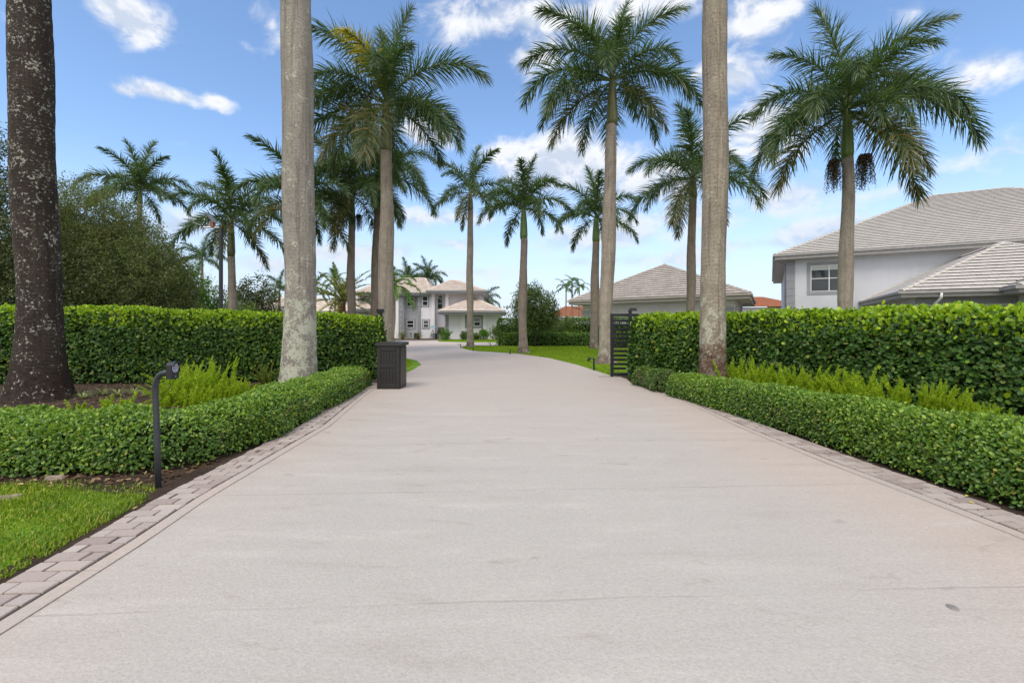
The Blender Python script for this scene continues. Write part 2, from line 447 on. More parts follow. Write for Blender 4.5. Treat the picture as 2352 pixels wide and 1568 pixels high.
def trunk_mat(name, base, base2, dark, lichen, lich_amt=.5, lich_top=4.0, streak=.5, ring=.5, root=None, root_h=0.0, fine=False):
    m, t = newmat(name); co = obj_co(t); s = t.n('ShaderNodeSeparateXYZ', None, i0=co); z = s.outputs[2]
    n = t.noise(co, 2.2, 6, .65); c = t.mix(t.sstep(n, .3, .7), base, base2)
    # leaf-scar rings
    zz = t.m('ADD', t.m('MULTIPLY', z, 9.5), t.m('MULTIPLY', t.noise(co, 2.5, 3), 1.6))
    rg = t.n('ShaderNodeTexWave', dict(wave_type='BANDS', bands_direction='Z'), Vector=t.n('ShaderNodeCombineXYZ', None, i0=0.0, i1=0.0, i2=zz).outputs[0], Scale=.5, Distortion=1.2, Detail=3.0).outputs[1]
    rgf = t.n('ShaderNodeTexWave', dict(wave_type='BANDS', bands_direction='Z'), Vector=co, Scale=14.0, Distortion=5.0, Detail=3.0).outputs[1]
    c = t.mix(t.m('MULTIPLY', t.sstep(rg, .75, 1.0), ring * .5), c, dark)
    c = t.mix(t.m('MULTIPLY', rgf, ring * .22), c, dark)
    # dark vertical run-off streaks
    st = t.noise(t.mscale(co, (7, 7, .22)), 1.0, 6, .7)
    c = t.mix(t.m('MULTIPLY', t.sstep(st, .49, .62), streak), c, dark)
    st2 = t.noise(t.mscale(co, (5, 5, .18)), 1.3, 5, .65)
    c = t.mix(t.m('MULTIPLY', t.sstep(st2, .53, .66), streak * .6), c, tuple(min(1, v * 1.45) for v in base2))
    sp = t.noise(co, 26, 6, .75); c = t.mix(t.m('MULTIPLY', t.sstep(sp, .47, .64), .62), c, dark)
    if root is not None:
        f = t.sstep(t.m('ADD', z, t.m('MULTIPLY', t.m('SUBTRACT', n, .5), root_h * .9)), root_h * 1.1, root_h * .75)
        rc = t.mix(t.sstep(t.noise(co, 14, 6, .75), .35, .65), root, tuple(v * 2.3 for v in root))
        c = t.mix(f, c, rc)
    # lichen: crusty pale patches, thicker low on the trunk
    l1 = t.noise(co, 4.5, 3, .5); l2 = t.noise(co, 24, 5, .7)
    lv = t.m('ADD', t.m('MULTIPLY', l1, .34 if fine else .55), t.m('MULTIPLY', l2, .83 if fine else .62))
    zf = t.m('MULTIPLY', t.sstep(z, lich_top, lich_top * .35), .12 if name != 'trunk_dark' else -.03)
    lm = t.sstep(t.m('ADD', lv, zf), .80 - .20 * lich_amt, .85 - .20 * lich_amt)
    lc = t.mix(l2, tuple(v * .75 for v in lichen), tuple(min(1, v * 1.2) for v in lichen))
    if root is not None and root_h > .8: lm = t.m('MULTIPLY', lm, t.m('SUBTRACT', 1.0, t.m('MULTIPLY', f, .72)))
    c = t.mix(t.m('MULTIPLY', lm, .88), c, lc)
    vv = t.n('ShaderNodeTexVoronoi', None, Vector=t.vm('ADD', co, t.vm('SCALE', (0, 0, 0))), Scale=7.0).outputs['Distance']
    spot = t.m('MULTIPLY', t.sstep(vv, .16, .11), t.sstep(l1, .45, .55))
    c = t.mix(t.m('MULTIPLY', spot, .8 * lich_amt), c, tuple(min(1, v * 1.25) for v in lichen))
    h = t.m('ADD', t.m('MULTIPLY', sp, .6), t.m('ADD', t.m('MULTIPLY', rgf, ring * .5), t.m('MULTIPLY', lm, .3)))
    out(t, bsdf(t, c, .88, .2, bump(t, h, .7, .012))); return m


trunk_mat('trunk_dark', (.034, .026, .021), (.068, .052, .043), (.011, .009, .008), (.36, .355, .32), .76, 1.5, .55, .9, (.018, .012, .010), .55, True)
trunk_mat('trunk_lichen', (.232, .213, .186), (.32, .296, .26), (.105, .092, .082), (.42, .43, .35), .66, 3.0, .62, .4, (.15, .075, .045), .12)
trunk_mat('trunk_root', (.23, .198, .155), (.335, .295, .235), (.085, .070, .058), (.38, .38, .30), .45, 3.0, .70, .5, (.055, .032, .022), 1.05)
trunk_mat('trunk_pale', (.255, .22, .18), (.38, .335, .275), (.11, .09, .078), (.38, .36, .30), .28, 2.2, .55, .5, (.09, .07, .06), .30)
trunk_mat('trunk_brown', (.215, .175, .145), (.29, .245, .205), (.095, .075, .062), (.32, .31, .26), .25, 1.5, .45, .6, (.08, .06, .05), .3)
trunk_mat('trunk_fibre', (.10, .055, .03), (.18, .10, .05), (.03, .018, .012), (.20, .15, .1), .0, .5, .5, .9)


def shaft_mat(name, a, b):
    m, t = newmat(name); co = obj_co(t)
    n = t.noise(t.mscale(co, (4, 4, .8)), 2, 5, .6); c = t.mix(t.sstep(n, .3, .7), a, b)
    out(t, bsdf(t, c, .38, .45))


shaft_mat('shaft_green', (.075, .135, .030), (.13, .195, .045))
shaft_mat('shaft_lime', (.14, .26, .035), (.24, .36, .05))
shaft_mat('shaft_olive', (.085, .095, .035), (.15, .15, .055))


# ------------------------------------------------------------------ ground, driveway, borders
def ngon(name, pts, z, mat, kind='structure', parent=None):
    me = bpy.data.meshes.new(name)
    me.from_pydata([(p[0], p[1], z) for p in pts], [], [list(range(len(pts)))])
    me.materials.append(mat); me.update()
    if me.polygons[0].normal.z < 0: me.flip_normals()
    o = link(name, me, parent)
    if kind: o['kind'] = kind
    return o


ground = ngon('ground', [(-900, -200), (900, -200), (900, 1500), (-900, 1500)], 0.0, MAT['rough_ground'])

# joint lines between drive and border, front to back
LEFT = [(-2.05, -3.0), (-2.10, 1.2)] + [G(*p) for p in ((0, 1465), (328, 1254), (480, 1147), (600, 1075), (760, 979), (850, 900))] + [(-2.66, 9.9)]
RIGHT = [(3.14, -3.0), (3.12, 1.2)] + [G(*p) for p in ((2352, 1244), (2091, 1140), (1891, 1064), (1699, 984), (1551, 914), (1452, 883))]
WEDGE = [G(935, 856), G(952, 848), G(968, 838), G(958, 829), G(940, 824), G(916, 820)]
ISLAND_R = [G(*p) for p in ((1399, 862), (1324, 838), (1258, 822), (1191, 813), (1130, 808.5), (1098, 807), (1076, 804), (1062, 800), (1060, 797.5), (1066, 795), (1085, 793.6), (1149, 793.4), (1300, 793.5))]
poly = LEFT + [(-2.72, 11.2)] + WEDGE + [G(860, 812), G(780, 798), G(760, 781.5), G(1004, 781.3), G(1008, 784.5), G(1060, 786.3), G(1150, 786.5), G(1320, 787)] + ISLAND_R[::-1] + [G(1425, 866.5), G(1440, 871)] + RIGHT[::-1]
drive = ngon('driveway', poly, 0.012, MAT['drive_concrete'])


def resample(pts, step):
    P = np.array(pts, float); d = np.r_[0, np.cumsum(np.linalg.norm(np.diff(P, axis=0), axis=1))]
    n = max(2, int(d[-1] / step) + 1); s = np.linspace(0, d[-1], n)
    Q = np.c_[[np.interp(s, d, P[:, k]) for k in range(P.shape[1])]].T
    for _ in range(3):                       # relax the corners a little
        Q[1:-1, :2] = Q[1:-1, :2] * .5 + (Q[:-2, :2] + Q[2:, :2]) * .25
    T = np.gradient(Q[:, :2], axis=0); T /= np.linalg.norm(T, axis=1)[:, None]
    return Q, T, s


def border(pts, side, name, rng, label_pitch=.099):
    """ribbon of concrete, then two pavers in running bond; side=+1 means the border lies to the right of the path direction"""
    Q, T, s = resample(pts, label_pitch)
    Nn = np.c_[T[:, 1], -T[:, 0]] * side
    mb = MB()
    rib = 0.085

    def quadstrip(o0, o1, z, mi):
        for i in range(len(Q) - 1):
            a0 = Q[i] + Nn[i] * o0; a1 = Q[i + 1] + Nn[i + 1] * o0; b0 = Q[i] + Nn[i] * o1; b1 = Q[i + 1] + Nn[i + 1] * o1
            f = (0, 1, 2, 3) if side > 0 else (3, 2, 1, 0)
            mb.add([(*a0, z), (*b0, z), (*b1, z), (*a1, z)], [f], mi)
    quadstrip(.03, .385, .0145, 2)           # sand joint under everything
    for i in range(0, len(Q) - 1):           # ribbon, cast in short pieces
        g = .004 if i % 18 == 0 else 0
        q0, q1 = Q[i] + T[i] * g, Q[i + 1]; n0, n1 = Nn[i], Nn[i + 1]
        zz = .0185
        c = [q0 + n0 * .0, q0 + n0 * rib, q1 + n1 * rib, q1 + n1 * .0]
        if side < 0: c = [c[1], c[0], c[3], c[2]]
        mb.hexa([(*p, .013) for p in c] + [(*p, zz) for p in c], 1)
    for i in range(len(Q) - 1):
        off = rib + .008
        cuts = [0, .19, .285] if i % 2 == 0 else [0, .095, .285]
        for a, b in zip(cuts[:-1], cuts[1:]):
            j = .0065
            dz = rng.normal(0, .0016) + .0235; tx, ty = rng.normal(0, .0012, 2)
            q0, q1 = Q[i] + T[i] * j, Q[i + 1] - T[i + 1] * j; n0, n1 = Nn[i], Nn[i + 1]
            sh = rng.normal(0, .004)
            c = [q0 + n0 * (off + a + j + sh), q0 + n0 * (off + b - j + sh), q1 + n1 * (off + b - j + sh), q1 + n1 * (off + a + j + sh)]
            if side < 0: c = [c[1], c[0], c[3], c[2]]
            cen = sum(c) / 4
            top = [cen + (p - cen) * .955 for p in c]
            hz = [dz + tx, dz + ty, dz - tx, dz - ty]
            v = [(*p, .013) for p in c] + [(*p, z - .005) for p, z in zip(c, hz)] + [(*p, z) for p, z in zip(top, hz)]
            f = [(8, 9, 10, 11)]
            for k in range(4):
                l = (k + 1) % 4; f += [(k, l, 4 + l, 4 + k), (4 + k, 4 + l, 8 + l, 8 + k)]
            mb.add(v, f, 0)
    o = mb.build(name, [MAT['paver'], MAT['ribbon_concrete'], MAT['joint_dark']])
    o['kind'] = 'structure'
    return o


rng = np.random.default_rng(5)
border(LEFT, -1, 'paver_border', rng)
border(RIGHT, +1, 'paver_border', rng)

# lawns, then planting beds
ngon('lawn', [(-9, -3), (-2.50, -3), (-2.50, 1.6), (-2.58, 2.8), (-2.80, 3.50), (-4.3, 3.66), (-9, 3.64)], .003, MAT['grass_ground'])
ngon('lawn', ISLAND_R[:10] + [(5.5, 27.9), (9.5, 26.5), (9.5, 13), (4.6, 11.6)], .006, MAT['grass_ground'])
ngon('lawn', [G(1008, 784.5), G(1060, 786.3), G(1320, 787), G(1320, 779.6), G(1008, 779.6)], .010, MAT['grass_ground'])
ngon('lawn', WEDGE + [G(860, 812), G(860, 862)], .007, MAT['grass_ground'])
ngon('planting_bed', [(-2.68, -3), (-2.40, -3), (-2.42, 2.6), (-2.50, 3.75), (-2.86, 3.75), (-2.70, 2.4)], .0045, MAT['soil'])
ngon('planting_bed', [(-14, 3.52), (-6, 3.50), (-4.8, 3.56), (-4.2, 3.52), (-3.5, 3.57), (-3.1, 3.50), (-2.85, 3.40), (-2.52, 3.50), (-2.50, 4.4), (-2.5, 6), (-2.6, 8.2), (-2.76, 10.6), (-3.0, 12.6), (-14, 12.5)], .005, MAT['soil'])
ngon('planting_bed', [(3.42, -3), (9.5, -3), (9.5, 9.2), (6, 10.6), (2.7, 12.0), (2.62, 10.4), (2.90, 8), (3.15, 5.5), (3.30, 4)], .005, MAT['soil'])
ngon('planting_bed', [G(905, 780.6), G(1004, 780.8), G(1004, 778.6), G(905, 778.4)], .016, MAT['soil'])


# ------------------------------------------------------------------ leaves
def unit(a): return a / np.maximum(np.linalg.norm(a, axis=-1, keepdims=True), 1e-9)


def leaf_arrays(P, axis, nrm, length, width, fold=.25, shape=(.35, .72, .42)):
    """six-sided leaves; two quads folded along the midrib. returns verts and faces"""
    n = len(P); side = unit(np.cross(axis, nrm)); nrm = np.cross(side, axis)
    L = np.broadcast_to(np.asarray(length, float), (n,))[:, None]; Wd = np.broadcast_to(np.asarray(width, float), (n,))[:, None] * .5
    up = nrm * Wd * fold
    V = np.stack([P, P + axis * L * shape[0] + side * Wd * .85 + up, P + axis * L * shape[1] + side * Wd + up, P + axis * L,
                  P + axis * L * shape[1] - side * Wd + up, P + axis * L * shape[0] - side * Wd * .85 + up], 1).reshape(-1, 3)
    b = (np.arange(n) * 6)[:, None]
    Fq = np.concatenate([b + np.array([[0, 1, 2, 3]]), b + np.array([[0, 3, 4, 5]])], 1).reshape(-1, 4)
    return V, Fq


def hedge(name, label, path, leaf, n_leaves, seed, mats, new_top=.7, p=3.6, amp=.05, depth=.12, group=None, ends=(True, True), stems=True, core=.70, up_new=.6, lift=0.0):
    """path: rows of (x, y, width, height). leaf: (length, width)"""
    rng = np.random.default_rng(seed)
    Q, T, s = resample(path, .12)
    Nn = np.c_[T[:, 1], -T[:, 0]]
    root = thing(name, label, 'hedge', (Q[0, 0], Q[0, 1], 0), group)
    th = np.linspace(0, math.pi, 200)
    cx = np.sign(np.cos(th)) * np.abs(np.cos(th)) ** (2 / p); cz = np.abs(np.sin(th)) ** (2 / p)
    wm, hm = Q[:, 2].mean() / 2, Q[:, 3].mean()
    arc = np.r_[0, np.cumsum(np.hypot(np.diff(cx * wm), np.diff(cz * hm)))]
    S = s[-1]
    cap_area = wm * 2 * hm * .9
    frac_end = [cap_area / (S * arc[-1] + 2 * cap_area) if e else 0 for e in ends]
    ne = [int(n_leaves * f) for f in frac_end]; n0 = n_leaves - sum(ne)
    us = rng.uniform(0, S, n0); ua = rng.uniform(0, arc[-1], n0)
    tt = np.interp(ua, arc, th)
    X = np.interp(us, s, Q[:, 0]); Y = np.interp(us, s, Q[:, 1]); W = np.interp(us, s, Q[:, 2]) / 2; H = np.interp(us, s, Q[:, 3])
    nx = np.interp(us, s, Nn[:, 0]); ny = np.interp(us, s, Nn[:, 1])
    ct, st = np.cos(tt), np.sin(tt)
    ox = np.sign(ct) * np.abs(ct) ** (2 / p) * W; oz = np.abs(st) ** (2 / p) * H
    gx = np.sign(ct) * np.abs(ct) ** (2 - 2 / p) / np.maximum(W, .05); gz = np.abs(st) ** (2 - 2 / p) / np.maximum(H, .05)
    n3 = unit(np.c_[nx * gx, ny * gx, gz])
    Pp = np.c_[X + nx * ox, Y + ny * ox, oz]
    for k, e in enumerate((0, -1)):
        if ne[k]:
            m = ne[k]; a = rng.uniform(-1, 1, m); b = rng.uniform(0, 1, m); sg = -1 if e == 0 else 1
            W0, H0 = Q[e, 2] / 2, Q[e, 3]
            zz = b * H0; lim = (1 - b ** p) ** (1 / p)
            pe = np.c_[Q[e, 0] + Nn[e, 0] * a * W0 * lim, Q[e, 1] + Nn[e, 1] * a * W0 * lim, zz]
            bul = (1 - np.abs(a) ** 3) * (1 - b ** 4) * .12
            pe[:, 0] += sg * T[e, 0] * bul; pe[:, 1] += sg * T[e, 1] * bul
            Pp = np.r_[Pp, pe]; n3 = np.r_[n3, np.tile([sg * T[e, 0], sg * T[e, 1], .15], (m, 1))]
    ph = rng.uniform(0, 6.28, 12); fr = rng.normal(0, 4.5, (12, 3))
    wob = sum(np.sin(Pp @ fr[k] + ph[k]) for k in range(12)) / 12 ** .5
    n = len(Pp)
    dep = np.minimum(rng.exponential(depth * .45, n), depth * 2)
    hole = np.where(wob < -1.3, .03, 0)
    Pp = Pp + n3 * (amp * wob - dep - hole)[:, None]
    spr = rng.uniform(0, 1, n) < .025; Pp[spr] += n3[spr] * rng.uniform(.2, .9, spr.sum())[:, None] * leaf[0]
    low = Pp[:, 2] < .03; Pp[low, 2] = rng.uniform(.03, .12, low.sum())
    keep = ~((Pp[:, 2] < .20 * hm) & (rng.uniform(0, 1, n) < .62)); Pp, n3, dep, wob = Pp[keep], n3[keep], dep[keep], wob[keep]; n = len(Pp)      # thin at the foot
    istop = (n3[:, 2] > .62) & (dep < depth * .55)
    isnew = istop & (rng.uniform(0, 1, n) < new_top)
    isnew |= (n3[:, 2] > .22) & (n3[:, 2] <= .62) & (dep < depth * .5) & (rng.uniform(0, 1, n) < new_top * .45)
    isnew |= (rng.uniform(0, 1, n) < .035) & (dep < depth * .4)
    nrm = unit(n3 * .75 + np.array([0, 0, .45]) + rng.normal(0, .50, (n, 3)))
    ax = rng.normal(0, 1, (n, 3)) + n3 * .5 + np.array([0, 0, .25])
    ax[isnew] += np.array([0, 0, up_new * 2.2])
    nrm[isnew] = unit(n3[isnew] * .3 + rng.normal(0, .7, (isnew.sum(), 3)))
    ax = unit(ax - nrm * np.sum(ax * nrm, 1)[:, None] * .85)
    ln = leaf[0] * rng.uniform(.65, 1.2, n); wd = ln * (leaf[1] / leaf[0]) * rng.uniform(.85, 1.1, n)
    V, Fq = leaf_arrays(Pp, ax, nrm, ln, wd)
    V = V - np.array([Q[0, 0], Q[0, 1], 0])
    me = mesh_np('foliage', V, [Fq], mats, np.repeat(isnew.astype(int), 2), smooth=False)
    link('foliage', me, root)
    # woody inside: dark core plus visible stems at the foot
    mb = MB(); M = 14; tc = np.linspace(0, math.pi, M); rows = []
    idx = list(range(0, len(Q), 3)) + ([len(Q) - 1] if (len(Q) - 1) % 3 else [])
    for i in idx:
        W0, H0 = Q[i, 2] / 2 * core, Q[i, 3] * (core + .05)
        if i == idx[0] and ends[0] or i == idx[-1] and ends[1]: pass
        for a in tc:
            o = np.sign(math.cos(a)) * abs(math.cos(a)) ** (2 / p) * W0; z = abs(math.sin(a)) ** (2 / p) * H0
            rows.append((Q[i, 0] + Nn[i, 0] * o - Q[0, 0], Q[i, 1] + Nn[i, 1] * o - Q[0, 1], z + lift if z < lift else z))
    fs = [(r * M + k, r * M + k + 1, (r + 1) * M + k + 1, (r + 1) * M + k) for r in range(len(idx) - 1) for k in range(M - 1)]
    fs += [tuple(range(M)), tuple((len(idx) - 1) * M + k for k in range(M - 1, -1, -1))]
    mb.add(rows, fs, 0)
    if stems:
        for _ in range(int(S * 16)):
            u = rng.uniform(0, S); k = rng.choice([-1, 1]) * rng.uniform(.55, .97)
            x, y, w = [np.interp(u, s, Q[:, j]) for j in range(3)]; a, b = np.interp(u, s, Nn[:, 0]), np.interp(u, s, Nn[:, 1])
            x0, y0 = x + a * k * w * .36 - Q[0, 0], y + b * k * w * .36 - Q[0, 1]
            d = rng.normal(0, .09, 2)
            mb.tube([(x0, y0, 0), (x0 + d[0] * .5 + a * k * .05, y0 + d[1] * .5 + b * k * .05, .12), (x0 + d[0] + a * k * .12, y0 + d[1] + b * k * .12, .32)], [.007, .006, .004], 5, 1)
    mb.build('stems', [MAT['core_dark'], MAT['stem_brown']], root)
    return root


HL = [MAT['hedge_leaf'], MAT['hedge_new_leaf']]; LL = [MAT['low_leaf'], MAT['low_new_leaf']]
# tall clipped hedges either side of the gate
hedge('hedge', 'tall clipped broadleaf hedge left of the driveway, behind the two big palm trunks',
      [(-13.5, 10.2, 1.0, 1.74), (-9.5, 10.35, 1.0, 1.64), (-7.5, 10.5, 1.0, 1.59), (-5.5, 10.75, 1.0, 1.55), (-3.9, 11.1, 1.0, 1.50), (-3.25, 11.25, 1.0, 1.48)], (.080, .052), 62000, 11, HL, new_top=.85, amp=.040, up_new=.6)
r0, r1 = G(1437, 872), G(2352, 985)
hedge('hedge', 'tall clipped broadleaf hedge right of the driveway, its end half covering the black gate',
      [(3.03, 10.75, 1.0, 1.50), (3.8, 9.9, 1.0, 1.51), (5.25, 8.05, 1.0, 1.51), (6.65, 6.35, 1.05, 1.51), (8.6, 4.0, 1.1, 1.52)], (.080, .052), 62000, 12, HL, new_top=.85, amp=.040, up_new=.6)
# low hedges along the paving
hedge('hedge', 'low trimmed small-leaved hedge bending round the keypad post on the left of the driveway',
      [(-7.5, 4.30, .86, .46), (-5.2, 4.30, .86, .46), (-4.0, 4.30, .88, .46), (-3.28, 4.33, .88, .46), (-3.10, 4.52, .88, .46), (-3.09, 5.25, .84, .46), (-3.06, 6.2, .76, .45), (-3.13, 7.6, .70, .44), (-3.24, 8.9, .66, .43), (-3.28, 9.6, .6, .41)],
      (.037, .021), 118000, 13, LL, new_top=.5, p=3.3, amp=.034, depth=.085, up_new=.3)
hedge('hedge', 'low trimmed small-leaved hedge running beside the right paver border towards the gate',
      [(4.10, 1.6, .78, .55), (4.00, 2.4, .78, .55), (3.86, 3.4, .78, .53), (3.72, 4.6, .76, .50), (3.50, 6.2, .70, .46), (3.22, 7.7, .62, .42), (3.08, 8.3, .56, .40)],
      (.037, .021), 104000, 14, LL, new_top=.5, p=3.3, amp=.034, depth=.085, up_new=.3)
hedge('hedge', 'short dull green end piece of low hedge between the gate hedge and a palm trunk',
      [(2.98, 8.65, .5, .42), (2.86, 9.3, .52, .42), (2.82, 9.75, .45, .38)], (.036, .020), 11000, 15, [MAT['bush_leaf'], MAT['low_leaf']], new_top=.4, p=2.6, amp=.05, depth=.07, up_new=.3)


# ------------------------------------------------------------------ ferns, strap plants, grass, mulch
def fern_mesh(name, n_pl, L, spread, seed, droop=.4, needle=.035, mat='fern_leaf', dens=150, jit=.05):
    rng = np.random.default_rng(seed); Vs, Fs = [], []; base = 0; rv = MB()
    for k in range(n_pl):
        az = rng.uniform(0, 6.28); tilt = abs(rng.normal(0, spread)); l = L * rng.uniform(.6, 1.1)
        u = np.linspace(0, 1, 12); ang = tilt + droop * u ** 1.6 * (.4 + tilt)
        r = np.cumsum(np.sin(ang)) * l / 12; z = np.cumsum(np.cos(ang)) * l / 12
        b0 = rng.normal(0, jit, 2)
        A = np.c_[b0[0] + r * math.cos(az), b0[1] + r * math.sin(az), np.maximum(z, .01)]
        rv.tube(A[::3], .003, 3)
        m = dens; v = rng.uniform(.10, 1, m); Pn = np.c_[[np.interp(v, u, A[:, j]) for j in range(3)]].T
        Tn = unit(np.c_[[np.interp(v, u, np.gradient(A[:, j])) for j in range(3)]].T)
        q = unit(np.cross(Tn, rng.normal(0, 1, (m, 3))))
        d = unit(q + Tn * .8)
        prof = np.sin(np.pi * np.clip(v * .92 + .04, 0, 1)) ** .55
        ln = needle * prof * rng.uniform(.8, 1.2, m); nrm = unit(np.cross(d, rng.normal(0, 1, (m, 3))))
        V, Fq = leaf_arrays(Pn, d, nrm, ln, ln * .26)
        Vs.append(V); Fs.append(Fq + base); base += len(V)
    V = np.concatenate(Vs); Fq = np.concatenate(Fs)
    rV = np.array(rv.v); rF = [f for f in rv.f if len(f) == 4]
    return mesh_np(name, np.r_[V, rV], [Fq, np.array(rF) + len(V)], MAT[mat])


fern_up = [fern_mesh('fern', 30, .62, .46, s, .3, .040, dens=300, jit=.15) for s in (1, 2)]
fern_arch = [fern_mesh('fern', 54, .88, 1.20, s, .85, .042, dens=280, jit=.14) for s in (3, 4)]
fern_small = [fern_mesh('fern', 6, .34, .35, 5, .2, .046, dens=130)]
fern_dull = [fern_mesh('fern', 30, .70, .8, 6, .7, .045, 'fern_dull')]


def fern(me, x, y, sc, rz, label, group=None):
    o = link('fern', me, None, (x, y, 0)); o.scale = (sc,) * 3; o.rotation_euler = (0, 0, rz)
    return tag(o, label, 'fern', group)


gR = 'foxtail ferns behind the right low hedge'
for i, (px, py, sc, lab) in enumerate([
        (3.92, 8.25, 1.06, 'first yellow green foxtail fern beside the right palm trunk, behind the low hedge'),
        (4.05, 8.0, 1.20, 'tall foxtail fern second from the right palm trunk, in front of the tall hedge'),
        (4.22, 7.75, 1.10, 'foxtail fern third from the right palm trunk, leaning over the low hedge'),
        (4.4, 7.45, 1.01, 'foxtail fern fourth from the right palm trunk, between the two right hedges'),
        (4.58, 7.15, 1.03, 'foxtail fern in the middle of the row between the two right hedges'),
        (4.78, 6.85, 1.12, 'tall foxtail fern at the thickest part of the row behind the right low hedge'),
        (4.98, 6.55, 1.10, 'wide foxtail fern just past the thickest part of the row behind the right low hedge'),
        (5.18, 6.25, 0.97, 'foxtail fern fourth from the right end of the row, shorter than its neighbours'),
        (5.38, 5.98, 0.92, 'foxtail fern third from the right end of the row'),
        (5.58, 5.72, 0.87, 'small foxtail fern last but one at the right end of the row'),
        (5.8, 5.45, 0.64, 'smallest foxtail fern at the far right end of the row beside strap leaved plants')]):
    x, y = px, py; fern(fern_up[i % 2], x, y, sc, i * 1.3, lab, gR)
gL = 'foxtail ferns in the left bed'
for i, (px, py, sc, me, lab) in enumerate([
        (425, 925, .85, fern_arch[0], 'large arching yellow green foxtail fern right behind the keypad post'),
        (495, 922, .85, fern_arch[1], 'large arching foxtail fern in the middle of the left bed against the tall hedge'),
        (520, 930, .72, fern_up[0], 'bright yellow upright foxtail fern in front of the arching ferns in the left bed'),
        (462, 950, .70, fern_up[1], 'low yellow foxtail fern peeking over the left low hedge behind the keypad head'),
        (556, 918, .62, fern_up[0], 'small yellow foxtail fern between the arching ferns and the lichen covered trunk'),
        (452, 908, .80, fern_arch[1], 'arching foxtail fern at the back of the left bed, close against the tall hedge'),
        (385, 932, .62, fern_arch[0], 'lower arching foxtail fern just right of the keypad pole'),
        (610, 898, .85, fern_dull[0], 'dull brownish green foxtail fern beside the lichen covered palm trunk'),
        (250, 955, .95, fern_small[0], 'sprig of short upright foxtail fern plumes left of the keypad post'),
        (285, 957, 1.0, fern_small[0], 'sprig of upright foxtail fern plumes just left of the keypad pole'),
        (182, 960, .8, fern_small[0], 'tiny pair of foxtail fern plumes beside the foot of the dark palm trunk')]):
    x, y = G(px, py); fern(me, x, y, sc, i * 2.1, lab, gL)


def strap_mesh(n, L, seed):
    rng = np.random.default_rng(seed); mb = MB()
    for k in range(n):
        az = rng.uniform(0, 6.28); tilt = rng.uniform(.2, 1.0); l = L * rng.uniform(.6, 1.1); w = rng.uniform(.005, .009)
        p = np.array([0., 0., 0.]); rows = []
        for j in range(6):
            a = tilt + j * .30; rows.append((p.copy(), w * (1 - (j / 5.2) ** 2)))
            p = p + np.array([math.sin(a) * math.cos(az), math.sin(a) * math.sin(az), math.cos(a)]) * l / 5; p[2] = max(p[2], .008)
        sd_ = np.array([-math.sin(az), math.cos(az), 0])
        vs = []
        for q, ww in rows: vs += [q - sd_ * ww, q + sd_ * ww]
        mb.add(vs, [(2 * j, 2 * j + 1, 2 * j + 3, 2 * j + 2) for j in range(5)])
    return mb


st0 = strap_mesh(30, .30, 8).build('strap_plant', MAT['strap_leaf'])
for i, (px, py, sc, lab) in enumerate([
        (190, 917, .95, 'pale striped strap leaved clump beside the dark palm trunk'),
        (235, 908, 1.0, 'pale strap leaved clump second from the dark palm trunk'),
        (272, 910, 1.1, 'pale strap leaved clump in the middle of the left bed'),
        (305, 907, 1.0, 'pale strap leaved clump left of the keypad pole against the tall hedge'),
        (335, 911, .9, 'pale strap leaved clump nearest the keypad pole and arching fern'),
        (2260, 1010, 1.1, 'grey green strap leaved plant right of the ferns, behind the right low hedge'),
        (2318, 1030, 1.3, 'larger grey green strap leaved plant at the right edge of the photo')]):
    o = st0 if i == 0 else st0.copy()
    if i: C.objects.link(o)
    o.location = (*G(px, py), 0); o.rotation_euler = (0, 0, i * 1.9); o.scale = (sc,) * 3
    tag(o, lab, 'plant', 'strap leaved plants in the beds')


def inside(px, py, poly):
    x, y = px, py; r = np.zeros(len(x), bool); P = np.array(poly); j = len(P) - 1
    for i in range(len(P)):
        c = ((P[i, 1] > y) != (P[j, 1] > y)) & (x < (P[j, 0] - P[i, 0]) * (y - P[i, 1]) / (P[j, 1] - P[i, 1] + 1e-12) + P[i, 0])
        r ^= c; j = i
    return r


def grass(poly, n, L, w, seed, mat, name='grass', lean=.7, segs=2):
    rng = np.random.default_rng(seed); P = np.array(poly); lo, hi = P.min(0), P.max(0)
    xy = rng.uniform(lo, hi, (int(n), 2)); xy = xy[inside(xy[:, 0], xy[:, 1], poly)]; n = len(xy)
    az = rng.uniform(0, 6.28, n); tl = np.abs(rng.normal(0, lean, n)).clip(0, 1.35); l = L * rng.uniform(.5, 1.2, n)
    clump = .75 + .35 * np.sin(xy[:, 0] * 5 + np.sin(xy[:, 1] * 4) * 2) * np.sin(xy[:, 1] * 6)
    l = l * clump
    d1 = np.c_[np.sin(tl * .5) * np.cos(az), np.sin(tl * .5) * np.sin(az), np.cos(tl * .5)]; d2 = np.c_[np.sin(tl * 1.25) * np.cos(az), np.sin(tl * 1.25) * np.sin(az), np.cos(tl * 1.25)]
    sdv = np.c_[-np.sin(az), np.cos(az), np.zeros(n)]
    p0 = np.c_[xy, np.zeros(n)]; p1 = p0 + d1 * (l * .5)[:, None]; p2 = p1 + d2 * (l * .5)[:, None]
    ww = (w * rng.uniform(.7, 1.2, n) / 2)[:, None]
    V = np.stack([p0 - sdv * ww, p0 + sdv * ww, p1 + sdv * ww, p1 - sdv * ww, p2], 1).reshape(-1, 3)
    b = (np.arange(n) * 5)[:, None]
    o = link(name, mesh_np(name, V, [b + np.array([[0, 1, 2, 3]]), b + np.array([[3, 2, 4]])], MAT[mat]))
    o['kind'] = 'stuff'; o['label'] = 'short green grass'
    return o


